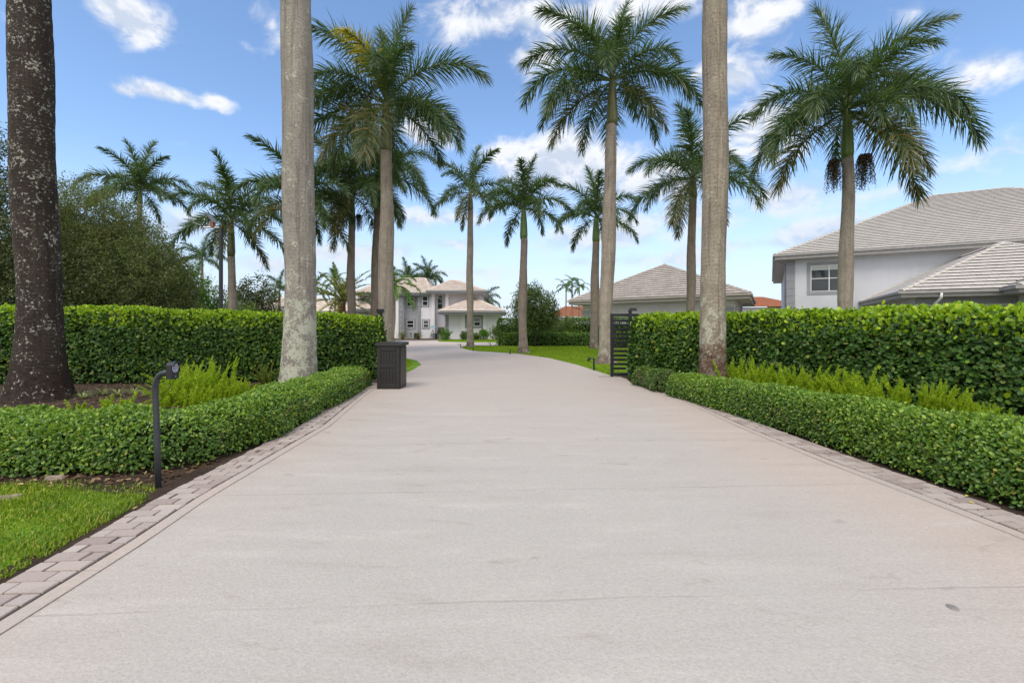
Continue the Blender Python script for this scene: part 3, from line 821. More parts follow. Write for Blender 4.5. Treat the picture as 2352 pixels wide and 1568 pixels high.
lx = [p for p in LEFT if p[1] < 3.6]
g1 = grass([(-6.5, .3)] + [(-2.55, .3), (-2.55, 1.6), (-2.57, 2.2), (-2.61, 2.6), (-2.66, 3.1), (-2.74, 3.42), (-3.3, 3.55), (-3.7, 3.66), (-4.3, 3.60), (-5.2, 3.68), (-6.5, 3.62)], 98000, .058, .0065, 21, 'grass_blade', lean=.9)
g1['label'] = 'bright grass verge in the left foreground'; g1['category'] = 'grass'
g5 = grass([(-6.5, 3.45), (-2.70, 2.9), (-2.64, 3.25), (-2.86, 3.7), (-3.3, 3.66), (-3.6, 3.8), (-4.4, 3.68), (-6.5, 3.78)], 9000, .055, .0065, 25, 'grass_blade', lean=.9)
g5['label'] = 'thin straggling grass creeping over the soil by the keypad post'; g5['category'] = 'grass'
g2 = grass([(p[0] + .06, p[1] - .05) if i < 6 else (p[0] + .05, p[1]) for i, p in enumerate(ISLAND_R[:10])] + [(5.5, 26.8), (9.5, 13.2), (5, 11.8)], 150000, .06, .016, 22, 'lawn_blade', lean=.6)
g2['label'] = 'smooth bright lawn inside the gate'; g2['category'] = 'grass'
g3 = grass([G(1009, 784.2), G(1150, 786.2), G(1150, 779.5), G(1009, 779.5)], 9000, .07, .03, 23, 'lawn_blade', lean=.6)
g3['label'] = 'strip of lawn in front of the house'; g3['category'] = 'grass'
g4 = grass([G(900, 846), G(940, 843), G(949, 837), G(940, 828), G(900, 822)], 9000, .06, .016, 24, 'lawn_blade', lean=.6)
g4['label'] = 'rounded wedge of lawn behind the dark cabinet'; g4['category'] = 'grass'


def scatter(name, regions, n, seed, mat, size=(.02, .07), lab=''):
    rng = np.random.default_rng(seed); pts = []
    for poly, k in regions:
        P = np.array(poly); xy = rng.uniform(P.min(0), P.max(0), (int(n * k * 2), 2)); xy = xy[inside(xy[:, 0], xy[:, 1], poly)]; pts.append(xy)
    xy = np.concatenate(pts); m = len(xy)
    ax = unit(np.c_[rng.normal(0, 1, (m, 2)), rng.normal(0, .18, m)]); nr = unit(np.c_[rng.normal(0, .3, (m, 2)), np.ones(m)])
    ln = rng.uniform(*size, m)
    V, Fq = leaf_arrays(np.c_[xy, rng.uniform(.008, .02, m)], ax, nr, ln, ln * rng.uniform(.15, .5, m))
    o = link(name, mesh_np(name, V, [Fq], MAT[mat])); o['kind'] = 'stuff'; o['label'] = lab; o['category'] = 'mulch'
    return o


scatter('mulch', [([(-9, 5.2), (-3.6, 5.2), (-3.6, 9.8), (-9, 9.8)], .7), ([(-6.5, 3.58), (-2.85, 3.6), (-2.75, 4.4), (-6.5, 4.3)], .35),
                  ([(3.6, 4), (6.5, 4), (5, 8), (3.4, 9.5)], .2)], 3800, 31, 'mulch_chip', lab='brown wood mulch and dry litter on the beds')


# ------------------------------------------------------------------ palms
def frond_mesh(L, e0, bend, nl, llen, lw, droop, plum, seed, mat, pet=.13, stiff=False):
    rng = np.random.default_rng(seed)
    e0, bend = math.radians(e0), math.radians(bend)
    k = 28; s = np.linspace(0, 1, k); ang = e0 - bend * s ** 1.35
    ds = L / (k - 1)
    x = np.r_[0, np.cumsum(np.cos(ang[:-1]) * ds)]; z = np.r_[0, np.cumsum(np.sin(ang[:-1]) * ds)]
    yb = np.cumsum(rng.normal(0, .004, k)) * L * .35; yb -= yb[0]
    A = np.c_[x, yb, z]
    mb = MB(); mb.tube(A[::3], list(.030 * (1 - s[::3]) ** .8 + .004), 5)
    Vs, Fs, base = [], [], 0
    for side in (1, -1):
        sl = np.clip(np.linspace(pet, .995, nl) + rng.normal(0, .004, nl), pet, 1)
        P = np.c_[[np.interp(sl, s, A[:, j]) for j in range(3)]].T
        an = np.interp(sl, s, ang)
        T = np.c_[np.cos(an), np.zeros(nl), np.sin(an)]; Nv = np.c_[-np.sin(an), np.zeros(nl), np.cos(an)]
        B = np.tile([0, side, 0], (nl, 1))
        a = np.radians(np.interp(sl, [0, .3, 1], [80, 62, 24]) + rng.normal(0, 7, nl))
        roll = np.radians(rng.normal(10 if not stiff else 25, plum, nl))
        Ld = np.cos(roll)[:, None] * B + np.sin(roll)[:, None] * Nv
        d = np.cos(a)[:, None] * T + np.sin(a)[:, None] * Ld
        prof = (.45 + .55 * np.clip((sl - pet) / .22, 0, 1)) * (1 - .60 * sl ** 2.6)
        ln = llen * prof * rng.uniform(.82, 1.12, nl)
        ww = (lw * (.6 + .4 * np.clip(prof, 0, 1)))[:, None] * .5
        tw = rng.normal(0, .5, nl)[:, None]
        rows, p = [], P
        prow = [1.0, 1.0, .75, .12]
        for j in range(4):
            wv = T - d * np.sum(T * d, 1)[:, None]; wv = unit(wv); wq = np.cross(d, wv)
            wv = unit(wv + wq * tw)
            rows += [p - wv * ww * prow[j], p + wv * ww * prow[j]]
            p = p + d * (ln / 3)[:, None]
            dr = droop * rng.uniform(.7, 1.3, nl)
            d = unit(d + np.c_[np.zeros((nl, 2)), -dr])
        V = np.stack(rows, 1).reshape(-1, 3); b = (np.arange(nl) * 8)[:, None]
        Vs.append(V); Fs.append(np.concatenate([b + np.array([[2 * j, 2 * j + 1, 2 * j + 3, 2 * j + 2]]) for j in range(3)], 0) + base); base += len(V)
    V = np.concatenate(Vs); Fq = np.concatenate(Fs)
    rF = np.array([f for f in mb.f if len(f) == 4]) + len(V)
    return mesh_np('frond', np.r_[V, np.array(mb.v)], [Fq, rF], [MAT[mat], MAT['rachis']], np.r_[np.zeros(len(Fq), int), np.ones(len(rF), int)])


# elevation classes, from the upright youngest to the hanging oldest: (start elevation, bend)
CLS = [(86, 24), (70, 72), (54, 100), (38, 104), (20, 98), (-2, 74), (-28, 46)]
LIB = [[frond_mesh(3.0, e, b, 160, .84, .026, .27, 44, 100 + 7 * i + v, 'palm_leaf' if i < 6 else 'palm_leaf_old') for v in (0, 1)] for i, (e, b) in enumerate(CLS)]
LIBF = [frond_mesh(3.0, e, b, 120, .72, .038, .24, 44, 200 + i, 'palm_leaf' if i < 6 else 'palm_leaf_old') for i, (e, b) in enumerate(CLS)]
YEL = frond_mesh(3.0, 74, 110, 120, .90, .034, .40, 28, 300, 'palm_leaf_yellow')
LIBY = [frond_mesh(3.0, e, b, 70, .70, .055, .25, 16, 320 + i, 'palm_leaf_young') for i, (e, b) in enumerate(CLS)]
LIBD = [frond_mesh(3.0, e, b, 60, .42, .040, .06, 20, 340 + i, 'date_leaf', .10, True) for i, (e, b) in enumerate([(80, 25), (62, 35), (45, 40), (25, 45), (5, 40), (-20, 25)])]


def trunk_mesh(H, r, dx, dy, bulge, seed, flare=1.5, n=26, k=60, flare_h=.5, nar=.86):
    rng = np.random.default_rng(seed); z = np.linspace(0, 1, k) ** 1.15
    rr = r * (1 + (flare - 1) * np.exp(-(z * H) / (flare_h * .55)) + bulge * np.exp(-((z - .45) / .22) ** 2)) * np.interp(z, [0, .6, 1], [1, 1, nar])
    ph = rng.uniform(0, 6.28, 4)
    th = np.linspace(0, 2 * math.pi, n, endpoint=False)
    V = []
    for i in range(k):
        cx = dx * (z[i] ** 1.4) + (.02 + .10 * r * math.sin(z[i] * H * 1.1 + ph[2])) * math.sin(z[i] * 7 + ph[0]); cy = dy * (z[i] ** 1.4) + .02 * math.sin(z[i] * 6 + ph[1])
        rad = rr[i] * (1 + .022 * math.sin(z[i] * H * 2.3 + ph[0]) + .022 * np.sin(2 * th + ph[2] + z[i] * 4) + .012 * np.sin(7 * th + ph[3] - z[i] * 9) + .012 * math.sin(z[i] * H * 17 + ph[1] + 1.5 * math.sin(z[i] * H * 2.1))
                       + .05 * np.exp(-z[i] * H / .25) * np.sin(9 * th + ph[0]))
        V += list(np.c_[cx + rad * np.cos(th), cy + rad * np.sin(th), np.full(n, z[i] * H)])
    V.append((dx, dy, H)); Fq = [(i * n + a, i * n + (a + 1) % n, (i + 1) * n + (a + 1) % n, (i + 1) * n + a) for i in range(k - 1) for a in range(n)]
    Ft = [((k - 1) * n + a, (k - 1) * n + (a + 1) % n, len(V) - 1) for a in range(n)]
    return np.array(V), np.array(Fq), np.array(Ft)


def fruit_mesh(seed):
    rng = np.random.default_rng(seed); m = 260
    Vs, Fs, b = [], [], 0
    for k in range(85):
        a = rng.uniform(0, 6.28); r = rng.uniform(.03, .27); q = 26
        p = np.c_[r * math.cos(a) * np.linspace(.2, 1, q) ** .5, r * math.sin(a) * np.linspace(.2, 1, q) ** .5, -np.linspace(0, rng.uniform(.55, 1.0), q) + .15 * np.sin(np.linspace(0, 3.1, q))]
        p = np.repeat(p, 2, 0) + rng.normal(0, .012, (2 * q, 3))
        V, Fq = leaf_arrays(p, unit(rng.normal(0, 1, (2 * q, 3))), unit(rng.normal(0, 1, (2 * q, 3))), .030, .026)
        Vs.append(V); Fs.append(Fq + b); b += len(V)
    return mesh_np('fruit_cluster', np.concatenate(Vs), [np.concatenate(Fs)], MAT['fruit'])


FRUIT = fruit_mesh(9)
GP = 'royal palms along the driveway'


def palm(label, bx, Y, top, wpx, shaft, flen, spec, tmat, smat='shaft_green', lib=None, bulge=.10, flare=1.5, fruits=(), name='palm_tree', cat='palm tree', seed=1, group=GP, base_y=None, topz=None, nar=.86, flare_h=.5, extra=(), fr_scale=1.0, spear=False, old_last=0):
    """bx: picture x of the foot at depth Y; top: picture point where the grey trunk ends; wpx trunk width; shaft: crownshaft length; flen: frond length (picture px)"""
    sc = Y / F; X0 = (bx - CX) * sc
    if topz is None:
        tx, _, H = at(top[0], top[1], Y)
    else: tx, H = (top[0] - CX) * sc, topz
    root = thing(name, label, cat, (X0, Y, 0), group)
    r = wpx * sc / 2 / math.sqrt(1 + ((bx - CX) / F) ** 2)      # a trunk off the axis of a wide lens looks wider than it is
    V, Fq, Ft = trunk_mesh(H, r, tx - X0, 0, bulge, seed, flare, nar=nar, flare_h=flare_h)
    link('trunk', mesh_np('trunk', V, [Fq, Ft], MAT[tmat], smooth=True), root)
    sl = shaft * sc; dxs = tx - X0
    if shaft > 0:
        mb = MB(); rt = r * nar
        zs = np.linspace(0, 1, 9)
        mb.tube([(dxs, 0, H - .03 + sl * q) for q in zs], [rt * v for v in np.interp(zs, [0, .12, .5, .85, 1], [1.0, 1.16, 1.0, .72, .5])], 14)
        mb.build('crownshaft', MAT[smat], root, smooth=True)
    rng = random.Random(seed * 31 + 7)
    fl = flen * sc / 3.12
    for i, q in enumerate(spec):
        az, cl = q[0], q[1]; mul = q[2] if len(q) > 2 else 1.0
        if cl == 9: me = YEL
        elif lib is None: me = LIB[cl][rng.randrange(2)]
        elif lib == 'far': me = LIBF[cl]
        elif lib == 'young': me = LIBY[cl]
        else: me = LIBD[min(cl, 5)]
        zf = H + sl * (1.0 - .10 * min(cl, 6) / 6 if cl != 9 else .98)
        if shaft == 0: zf = H - .02
        o = link('frond', me, root, (dxs, 0, zf)); o.rotation_euler = (0, 0, math.radians(az + rng.uniform(-5, 5)))
        s_ = fl * mul * rng.uniform(.93, 1.07)
        o.scale = (s_, s_ * rng.uniform(.9, 1.1), s_)
        if cl == 9: o['label'] = 'yellowing frond'
    for (px, py, k) in fruits:
        o = link('fruit_cluster', FRUIT, root, ((px - bx) * sc, -.05, at(px, py, Y)[2])); o.scale = (k,) * 3; o.rotation_euler = (0, 0, rng.uniform(0, 6))
    if spear:
        mb = MB(); mb.tube([(dxs, 0, H + sl * .9), (dxs + .10 * fl, 0, H + sl + fl * .45), (dxs + .20 * fl, 0, H + sl + fl * .95)], [.055, .05, .01], 7); mb.build('spear_leaf', MAT['shaft_lime'], root, smooth=True)
    return root


def ring(n, seed, lo=0, hi=6, start=None):
    rng = random.Random(seed); outl = []
    az = rng.uniform(0, 360)
    for i in range(n):
        cl = int(round(lo + (hi - lo) * (i / (n - 1)) ** .85)); outl.append((az, cl, rng.uniform(.9, 1.08))); az += 137.5
    return outl


HERO_A = [(15, 0, 1.0), (120, 0, .9), (185, 1, 1.1), (355, 2, 1.15), (245, 9, .85), (90, 2), (170, 3, 1.1), (275, 3, .95), (60, 3), (10, 4, .9), (205, 4, 1.05), (330, 5, .95), (150, 5, 1.0), (190, 5, 1.05), (350, 5, 1.0), (95, 5), (215, 6, .9)]
HERO_B = [(20, 0, .9), (190, 1, 1.05), (350, 1, 1.05), (90, 1), (270, 2, .85), (170, 2, 1.1), (10, 3, 1.1), (230, 2, .95), (320, 3, .9), (190, 4, 1.1), (60, 3), (350, 4, 1.05), (150, 4, 1.0), (210, 5, 1.05), (30, 5, 1.0), (110, 5), (345, 6, .8), (195, 6, 1.0)]
HERO_C = [(140, 0, 1.0), (35, 1, 1.05), (170, 1, .9), (330, 1, 1.0), (285, 2, .85), (15, 2, 1.15), (180, 3, 1.0), (90, 2), (0, 3, 1.15), (215, 4, .95), (320, 4, .95), (350, 4, 1.15), (195, 5, 1.05), (268, 5, .80), (60, 4), (155, 5, .95), (10, 6, 1.05), (185, 6, 1.0), (335, 6, .9)]

# three trunks rising out of the picture
palm('thick dark brown palm trunk spotted with lichen at the left edge, foot in the bed', 88, G(88, 918)[1], (60, 0), 108, 150, 330, ring(15, 3, 0, 4), 'trunk_dark', topz=9.2, bulge=.02, flare=1.72, flare_h=.9, nar=.95, seed=3)
palm('thick pale grey palm trunk crusted with lichen, standing behind the left low hedge', 688, G(688, 896)[1], (680, 0), 72, 130, 260, ring(15, 4, 0, 4), 'trunk_lichen', topz=11.5, bulge=.03, flare=1.40, flare_h=.9, nar=.95, seed=4)
palm('tan palm trunk with a brown root covered foot rising behind the right low hedge', 1636, G(1636, 915)[1], (1648, 0), 58, 120, 250, ring(15, 5, 0, 4), 'trunk_root', topz=10.5, bulge=.04, flare=1.36, flare_h=.8, nar=.9, seed=5)
# the avenue beyond
palm('tall royal palm beside the dark cabinet with a yellowing frond in its crown', 886, 15.1, (887, 345), 31, 112, 232, HERO_A + [(300, 2, .9), (225, 3, .95), (45, 5, .95), (272, 6, 1.1)], 'trunk_pale', 'shaft_olive', bulge=.20, flare=1.5, seed=6, nar=.80)
palm('tall royal palm just behind the black gate with a dense drooping crown', 1391, 15.1, (1406, 288), 29, 110, 220, HERO_B + [(255, 4, .9), (80, 5, 1.0)], 'trunk_pale', 'shaft_olive', bulge=.13, flare=1.9, seed=7, nar=.80)
palm('royal palm in front of the grey house on the right with two dark fruit clusters', 1942, 13.5, (1946, 362), 33, 118, 262, HERO_C + [(240, 3, .9), (255, 5, .75), (110, 3, 1.0), (272, 6, 1.1)], 'trunk_pale', 'shaft_green', bulge=.12, flare=1.4, fruits=((1913, 370, .95), (1982, 358, 1.05)), seed=8, nar=.86)
palm('royal palm with a lime green crownshaft half hidden behind the tall palm by the cabinet', 858, 21.5, (869, 470), 19, 75, 165, ring(17, 12, 0, 6), 'trunk_brown', 'shaft_lime', seed=9)
palm('royal palm with dark fruit clusters standing between the lichen trunk and the cabinet palm', 806, 20.5, (808, 513), 18, 70, 165, ring(18, 13, 0, 6), 'trunk_brown', 'shaft_olive', fruits=((789, 492, .8), (825, 494, .75)), seed=10)
f_y = G(1080, 797)[1]
palm('slender royal palm with a bare spear leaf on the tip of the lawn island', 1080, f_y, (1080, 482), 14.5, 42, 112, ring(13, 14, 0, 6), 'trunk_pale', 'shaft_olive', lib='far', spear=True, seed=11, bulge=.12)
palm('royal palm on the lawn with a bright green crownshaft and one stunted low frond', 1200, G(1200, 811)[1], (1203, 548), 18, 72, 135, ring(15, 15, 0, 5) + [(0, 2, .42)], 'trunk_brown', 'shaft_green', lib='far', seed=12, bulge=.14, flare=1.7)
palm('royal palm standing behind the inner low hedge just left of the gate palm', 1364, 24.5, (1369, 556), 18, 58, 125, ring(14, 16, 0, 5), 'trunk_brown', 'shaft_green', lib='far', seed=13, bulge=.16)
palm('royal palm in front of the long garage roof, left of the tan trunk', 1583, 20.5, (1592, 455), 20, 48, 170, ring(17, 17, 0, 6), 'trunk_brown', 'shaft_olive', seed=14, bulge=.1)
palm('royal palm rising behind the grey green tree on the left', 318, 24, (322, 468), 14, 30, 122, ring(18, 18, 0, 5), 'trunk_pale', 'shaft_green', lib='far', seed=15)
palm('royal palm right of the solar lamp post with a long hanging frond', 535, 21, (531, 588), 20, 88, 150, ring(18, 19, 0, 6), 'trunk_pale', 'shaft_olive', lib='far', seed=16)
palm('royal palm whose trunk is hidden behind the lichen covered trunk, fronds showing at both sides', 690, 18.5, (690, 530), 20, 80, 165, ring(17, 20, 0, 6), 'trunk_pale', 'shaft_green', lib='far', seed=17)
# far and small palms
GF = 'small palms round the house'
palm('small dark palm low beside the solar lamp post', 463, 42, (464, 612), 8, 16, 62, ring(12, 21, 0, 5), 'trunk_brown', lib='far', group=GF, seed=18)
palm('small palm peeking out left of the lichen covered trunk', 641, 44, (642, 682), 7, 14, 52, ring(11, 22, 0, 5), 'trunk_brown', lib='far', group=GF, seed=19)
palm('slim palm in front of the low roof, right of the lichen covered trunk', 722, 34, (722, 672), 6, 10, 52, ring(12, 23, 1, 6), 'trunk_brown', lib='young', group=GF, seed=20)
palm('stout date palm with golden stiff fronds in front of the house', 786, 33, (786, 688), 17, 0, 92, ring(30, 24, 0, 5), 'trunk_fibre', lib='date', group=GF, seed=21, name='date_palm', bulge=0, flare=1.0, nar=1.15)
palm('thin grey palm trunk and small crown beside the stout date palm', 770, 36, (770, 655), 4.5, 8, 42, ring(10, 25, 0, 5), 'trunk_pale', lib='young', group=GF, seed=22)
palm('light green arching palm in front of the tall entry window', 903, 35, (907, 668), 6.5, 14, 78, ring(13, 26, 1, 6), 'trunk_brown', lib='young', group=GF, seed=23)
palm('palm showing over the main roof ridge, left one of the pair', 936, 62, (936, 655), 6, 8, 56, ring(14, 27, 0, 5), 'trunk_brown', lib='far', group=GF, seed=24)
palm('dense palm showing over the main roof ridge, right one of the pair', 982, 64, (982, 650), 6, 8, 54, ring(18, 28, 0, 5), 'trunk_brown', lib='far', group=GF, seed=25)
palm('palm behind the right end of the main house', 1112, 60, (1112, 700), 6, 8, 52, ring(18, 29, 1, 6), 'trunk_brown', lib='far', group=GF, seed=26)
for i, (px, ty, lab) in enumerate([(1300, 668, 'leftmost of three thin trunked palms behind the garage corner'), (1314, 655, 'tallest middle one of three thin trunked palms behind the garage corner'), (1330, 667, 'rightmost of three thin trunked palms behind the garage corner')]):
    palm(lab, px, 48, (px, ty), 3.2, 7, 33, ring(9, 40 + i, 1, 5), 'trunk_brown', lib='young', group='three thin palms', seed=30 + i, bulge=0, flare=1.1)


# ------------------------------------------------------------------ broadleaf trees and shrubs
def leafy(name, label, cat, loc, blobs, n_twig, per, leaf, mat, seed, trunk=None, branches=0, twig=.28, droop=.0, group=None, mat2=None, fill=.0):
    """blobs: (x, y, z, rx, ry, rz) relative to loc. leaves grouped on twigs through the outer shell of each blob"""
    rng = np.random.default_rng(seed); root = thing(name, label, cat, loc, group)
    B = np.array(blobs, float); vol = (B[:, 3] * B[:, 4] + B[:, 3] * B[:, 5] + B[:, 4] * B[:, 5])
    pick = rng.choice(len(B), n_twig, p=vol / vol.sum()); b = B[pick]
    d = unit(rng.normal(0, 1, (n_twig, 3))); r = rng.uniform(fill, 1, n_twig) ** (1 / 2.6)
    ph = rng.uniform(0, 6.28, 8); fr = rng.normal(0, 3.0, (8, 3)); wob = sum(np.sin(d @ fr[k] * 1.5 + ph[k] + pick) for k in range(8)) / 8 ** .5
    cen = b[:, :3] + d * b[:, 3:] * (r * (1 + .13 * wob))[:, None]
    wisp = rng.uniform(0, 1, n_twig) < .05; cen[wisp] += (d * b[:, 3:] * rng.uniform(.03, .22, n_twig)[:, None])[wisp]
    out_ = unit(cen - b[:, :3] + np.array([0, 0, .3]))
    tdir = unit(out_ * .8 + rng.normal(0, .55, (n_twig, 3)) + np.array([0, 0, -droop]))
    u = rng.uniform(-.3, 1, (n_twig, per)); tl = twig * rng.uniform(.6, 1.5, n_twig)
    P = cen[:, None] + tdir[:, None] * (u * tl[:, None])[..., None] + rng.normal(0, twig * .22, (n_twig, per, 3))
    P = P.reshape(-1, 3); n = len(P)
    P[:, 2] = np.maximum(P[:, 2], .05)
    ax = unit(np.repeat(tdir, per, 0) * .7 + rng.normal(0, .7, (n, 3)) + np.array([0, 0, -droop])); nr = unit(rng.normal(0, .7, (n, 3)) + np.array([0, 0, .9]))
    nr = unit(nr - ax * np.sum(nr * ax, 1)[:, None])
    ln = leaf[0] * rng.uniform(.65, 1.25, n)
    V, Fq = leaf_arrays(P, ax, nr, ln, ln * leaf[1] / leaf[0])
    mi = None; mats = [MAT[mat]]
    if mat2:
        mats.append(MAT[mat2]); mi = np.repeat(np.repeat((rng.uniform(0, 1, n_twig) < .3).astype(int), per), 2)
    link('crown', mesh_np('crown', V, [Fq], mats, mi), root)
    if trunk:
        h, tr = trunk; mb = MB(); mb.tube([(0, 0, 0), (.04 * h, 0, h * .4), (.0, .02 * h, h)], [tr * 1.3, tr, tr * .8], 9)
        for k in range(branches):
            bb = B[rng.integers(len(B))]; e = bb[:3] + unit(rng.normal(0, 1, 3)) * bb[3:] * rng.uniform(.3, .85); m_ = np.array([0, 0, h]) * .5 + e * .5 + rng.normal(0, .15, 3) * bb[3]
            mb.tube([(0, 0, h * rng.uniform(.6, 1)), m_, e], [tr * .5, tr * .3, tr * .1], 6)
        mb.build('trunk', MAT['bark_dark'], root, smooth=True)
    return root


Yt = 19.0; s_ = Yt / F
c0 = at(235, 745, Yt)
leafy('tree', 'broad dull grey green tree with fine twiggy leaves behind the left hedge', 'tree', (c0[0], Yt, 0),
      [(0, 0, 3.0, 3.4, 2.6, 2.2), (-.6, 0, 5.3, 2.1, 1.9, 1.75), (-2.6, .4, 3.4, 2.6, 2.0, 2.4), (1.6, 0, 2.8, 1.9, 1.8, 1.8), (.8, .2, 4.2, 1.8, 1.7, 1.6), (2.7, .2, 1.6, 1.05, 1.2, 1.1), (-1.7, 0, 5.0, 1.2, 1.2, 1.2)], 15000, 18, (.068, .036), 'oak_leaf', 61, (2.0, .22), 46, .34, fill=.12, mat2='oak_leaf_green')
c1 = at(-60, 745, 15.0)
leafy('tree', 'darker tree at the left edge behind the dark brown palm trunk', 'tree', (c1[0], 15.0, 0),
      [(0, 0, 4.2, 1.7, 1.6, 2.6), (.6, .3, 2.6, 1.7, 1.6, 1.6), (-1.5, 0, 5.8, 1.6, 1.6, 2.0), (.35, 0, 6.2, .9, .9, 1.7), (1.6, .6, 2.4, 1.3, 1.2, 1.4)], 3000, 16, (.085, .042), 'oak_leaf_dark', 62, (2.0, .2), 26, .34, fill=.12, mat2='oak_leaf')
c2 = at(470, 745, 23.0)
leafy('tree', 'bright green drooping tree between the grey green tree and the solar lamp post', 'tree', (c2[0], 23.0, 0),
      [(-.2, 0, 2.1, 1.0, 1.0, 1.5), (-1.3, .2, 2.9, 1.2, 1.0, 1.6), (.45, 0, 1.6, .55, .6, 1.1), (-2.2, .3, 1.8, 1.2, 1, 1.4)], 1300, 18, (.11, .045), 'bright_leaf', 63, (1.4, .12), 10, .34, droop=.5)
c3 = at(582, 745, 33.0)
leafy('tree', 'dark purplish green tree just left of the low tiled roof', 'tree', (c3[0], 33.0, 0),
      [(0, 0, 3.4, 1.3, 1.2, 1.3), (-.9, 0, 2.6, 1.2, 1.1, 1.4), (1.0, 0, 2.7, .9, .9, 1.1)], 480, 15, (.14, .075), 'oak_leaf_dark', 64, (2.2, .12), 16, .5)
c4 = at(556, 745, 30.0)
leafy('shrub', 'feathery mid green shrub mass in front of the dark tree, beyond the left hedge', 'shrub', (c4[0], 30.0, 0),
      [(0, 0, 1.6, 1.1, .9, 1.3), (-.8, 0, 1.4, .9, .8, 1.2), (.7, 0, 1.2, .6, .7, .9)], 420, 16, (.22, .03), 'soft_leaf', 65, (1.0, .08), 5, .5, droop=.3, mat2='bush_leaf')
by = 26.6; c5 = at(1228, 745, by)
leafy('tree', 'round headed young tree with a thin dark trunk in front of the inner low hedge', 'tree', (c5[0], by, 0),
      [(0, 0, 2.35, 1.15, 1.1, 1.15), (-.68, 0, 1.85, .75, .7, .85), (.68, 0, 1.9, .75, .7, .8), (0, 0, 1.6, 1.0, .9, .6), (-.35, 0, 2.9, .6, .6, .65), (.45, .2, 1.25, .5, .5, .4)], 1050, 17, (.10, .052), 'bush_leaf', 66, (1.2, .05), 16, .32, fill=.1)
c6 = at(1275, 745, 29.5)
leafy('shrub', 'soft light green shrub between the young tree and the inner tall hedge', 'shrub', (c6[0], 29.5, 0),
      [(0, 0, .9, .9, .7, .85), (.7, 0, .95, .6, .6, .8), (-.7, 0, .8, .7, .6, .8)], 330, 16, (.12, .03), 'soft_leaf', 67, (.6, .04), 4, .4, mat2='bush_leaf')
c7 = at(1168, 745, 28.6)
FH = [MAT['far_hedge_leaf'], MAT['low_new_leaf']]
hedge('bush', 'rounded clipped bush at the left end of the inner low hedge, beside the house wing', [(c7[0] - .62, 28.8, 1.1, 1.70), (c7[0] + .62, 28.8, 1.1, 1.72)], (.10, .06), 3600, 68, FH, new_top=.2, p=3.2, amp=.05, stems=False)
hedge('hedge', 'low clipped hedge across the back of the lawn beyond the gate', [(at(1150, 0, 27.9)[0], 27.9, .8, .78), (at(1290, 0, 27.9)[0], 27.9, .8, .78), (at(1420, 0, 27.4)[0], 27.4, .8, .78), (8.5, 26.8, .8, .78)], (.10, .06), 14000, 69, FH, new_top=.25, amp=.03, stems=True)
hedge('hedge', 'taller clipped hedge behind the inner low hedge, left of the gate', [(at(1298, 0, 30)[0], 30.0, 1.0, 1.76), (at(1400, 0, 29.5)[0], 29.5, 1.0, 1.76), (9.0, 26.5 + 2, 1.0, 1.76)], (.11, .065), 9000, 70, FH, new_top=.35, amp=.04, stems=False)
hedge('hedge', 'far clipped hedge filling the gap behind the round headed young tree', [(at(1185, 0, 33)[0], 33.0, 1.0, 1.5), (at(1310, 0, 33)[0], 33.0, 1.0, 1.55)], (.12, .07), 3600, 71, FH, new_top=.3, amp=.05, stems=False)

# shrubs at the foot of the house
HY = F * CH / 34.0
for i, (px, w, hpx, mat, lab) in enumerate([(1022, 22, 26, 'bright_leaf', 'bright green shrub at the corner of the front wing'), (1068, 14, 18, 'bush_leaf', 'dark low shrub under the wing wall, left of the slender palm'),
                                            (1093, 13, 13, 'bush_leaf', 'tiny dark shrub just right of the slender palm, by the wing wall'), (1110, 18, 26, 'bright_leaf', 'bright shrub under the right pilaster of the wing'), (1137, 22, 32, 'soft_leaf', 'airy pale shrub at the right end of the wing wall')]):
    y = 38.0; q = y / F; x = (px - CX) * q
    leafy('shrub', lab, 'shrub', (x, y, 0), [(0, 0, hpx * q * .45, w * q * .55, .35, hpx * q * .5)], 90, 14, (.11, .05), mat, 80 + i, (.3, .02), 3, .16, group='shrubs along the house wall')


def cycad(px, Yc, Rpx, lab, seed):
    root = thing('cycad', lab, 'plant', ((px - CX) * Yc / F, Yc, 0), 'cycads along the house wall')
    mb = MB(); mb.tube([(0, 0, 0), (0, 0, .25)], [.14, .10], 9); mb.build('trunk', MAT['trunk_fibre'], root)
    for i, (az, cl, m_) in enumerate(ring(20, seed, 0, 4)):
        o = link('frond', LIBD[min(cl, 5)], root, (0, 0, .22)); o.rotation_euler = (0, 0, math.radians(az)); k = Rpx * Yc / F / 2.6; o.scale = (k * m_,) * 3
    return root


cycad(925, 38.2, 17, 'spiky cycad at the foot of the left quoin column', 91)
cycad(961, 38.4, 13, 'smaller spiky cycad under the grey recessed wall', 92)


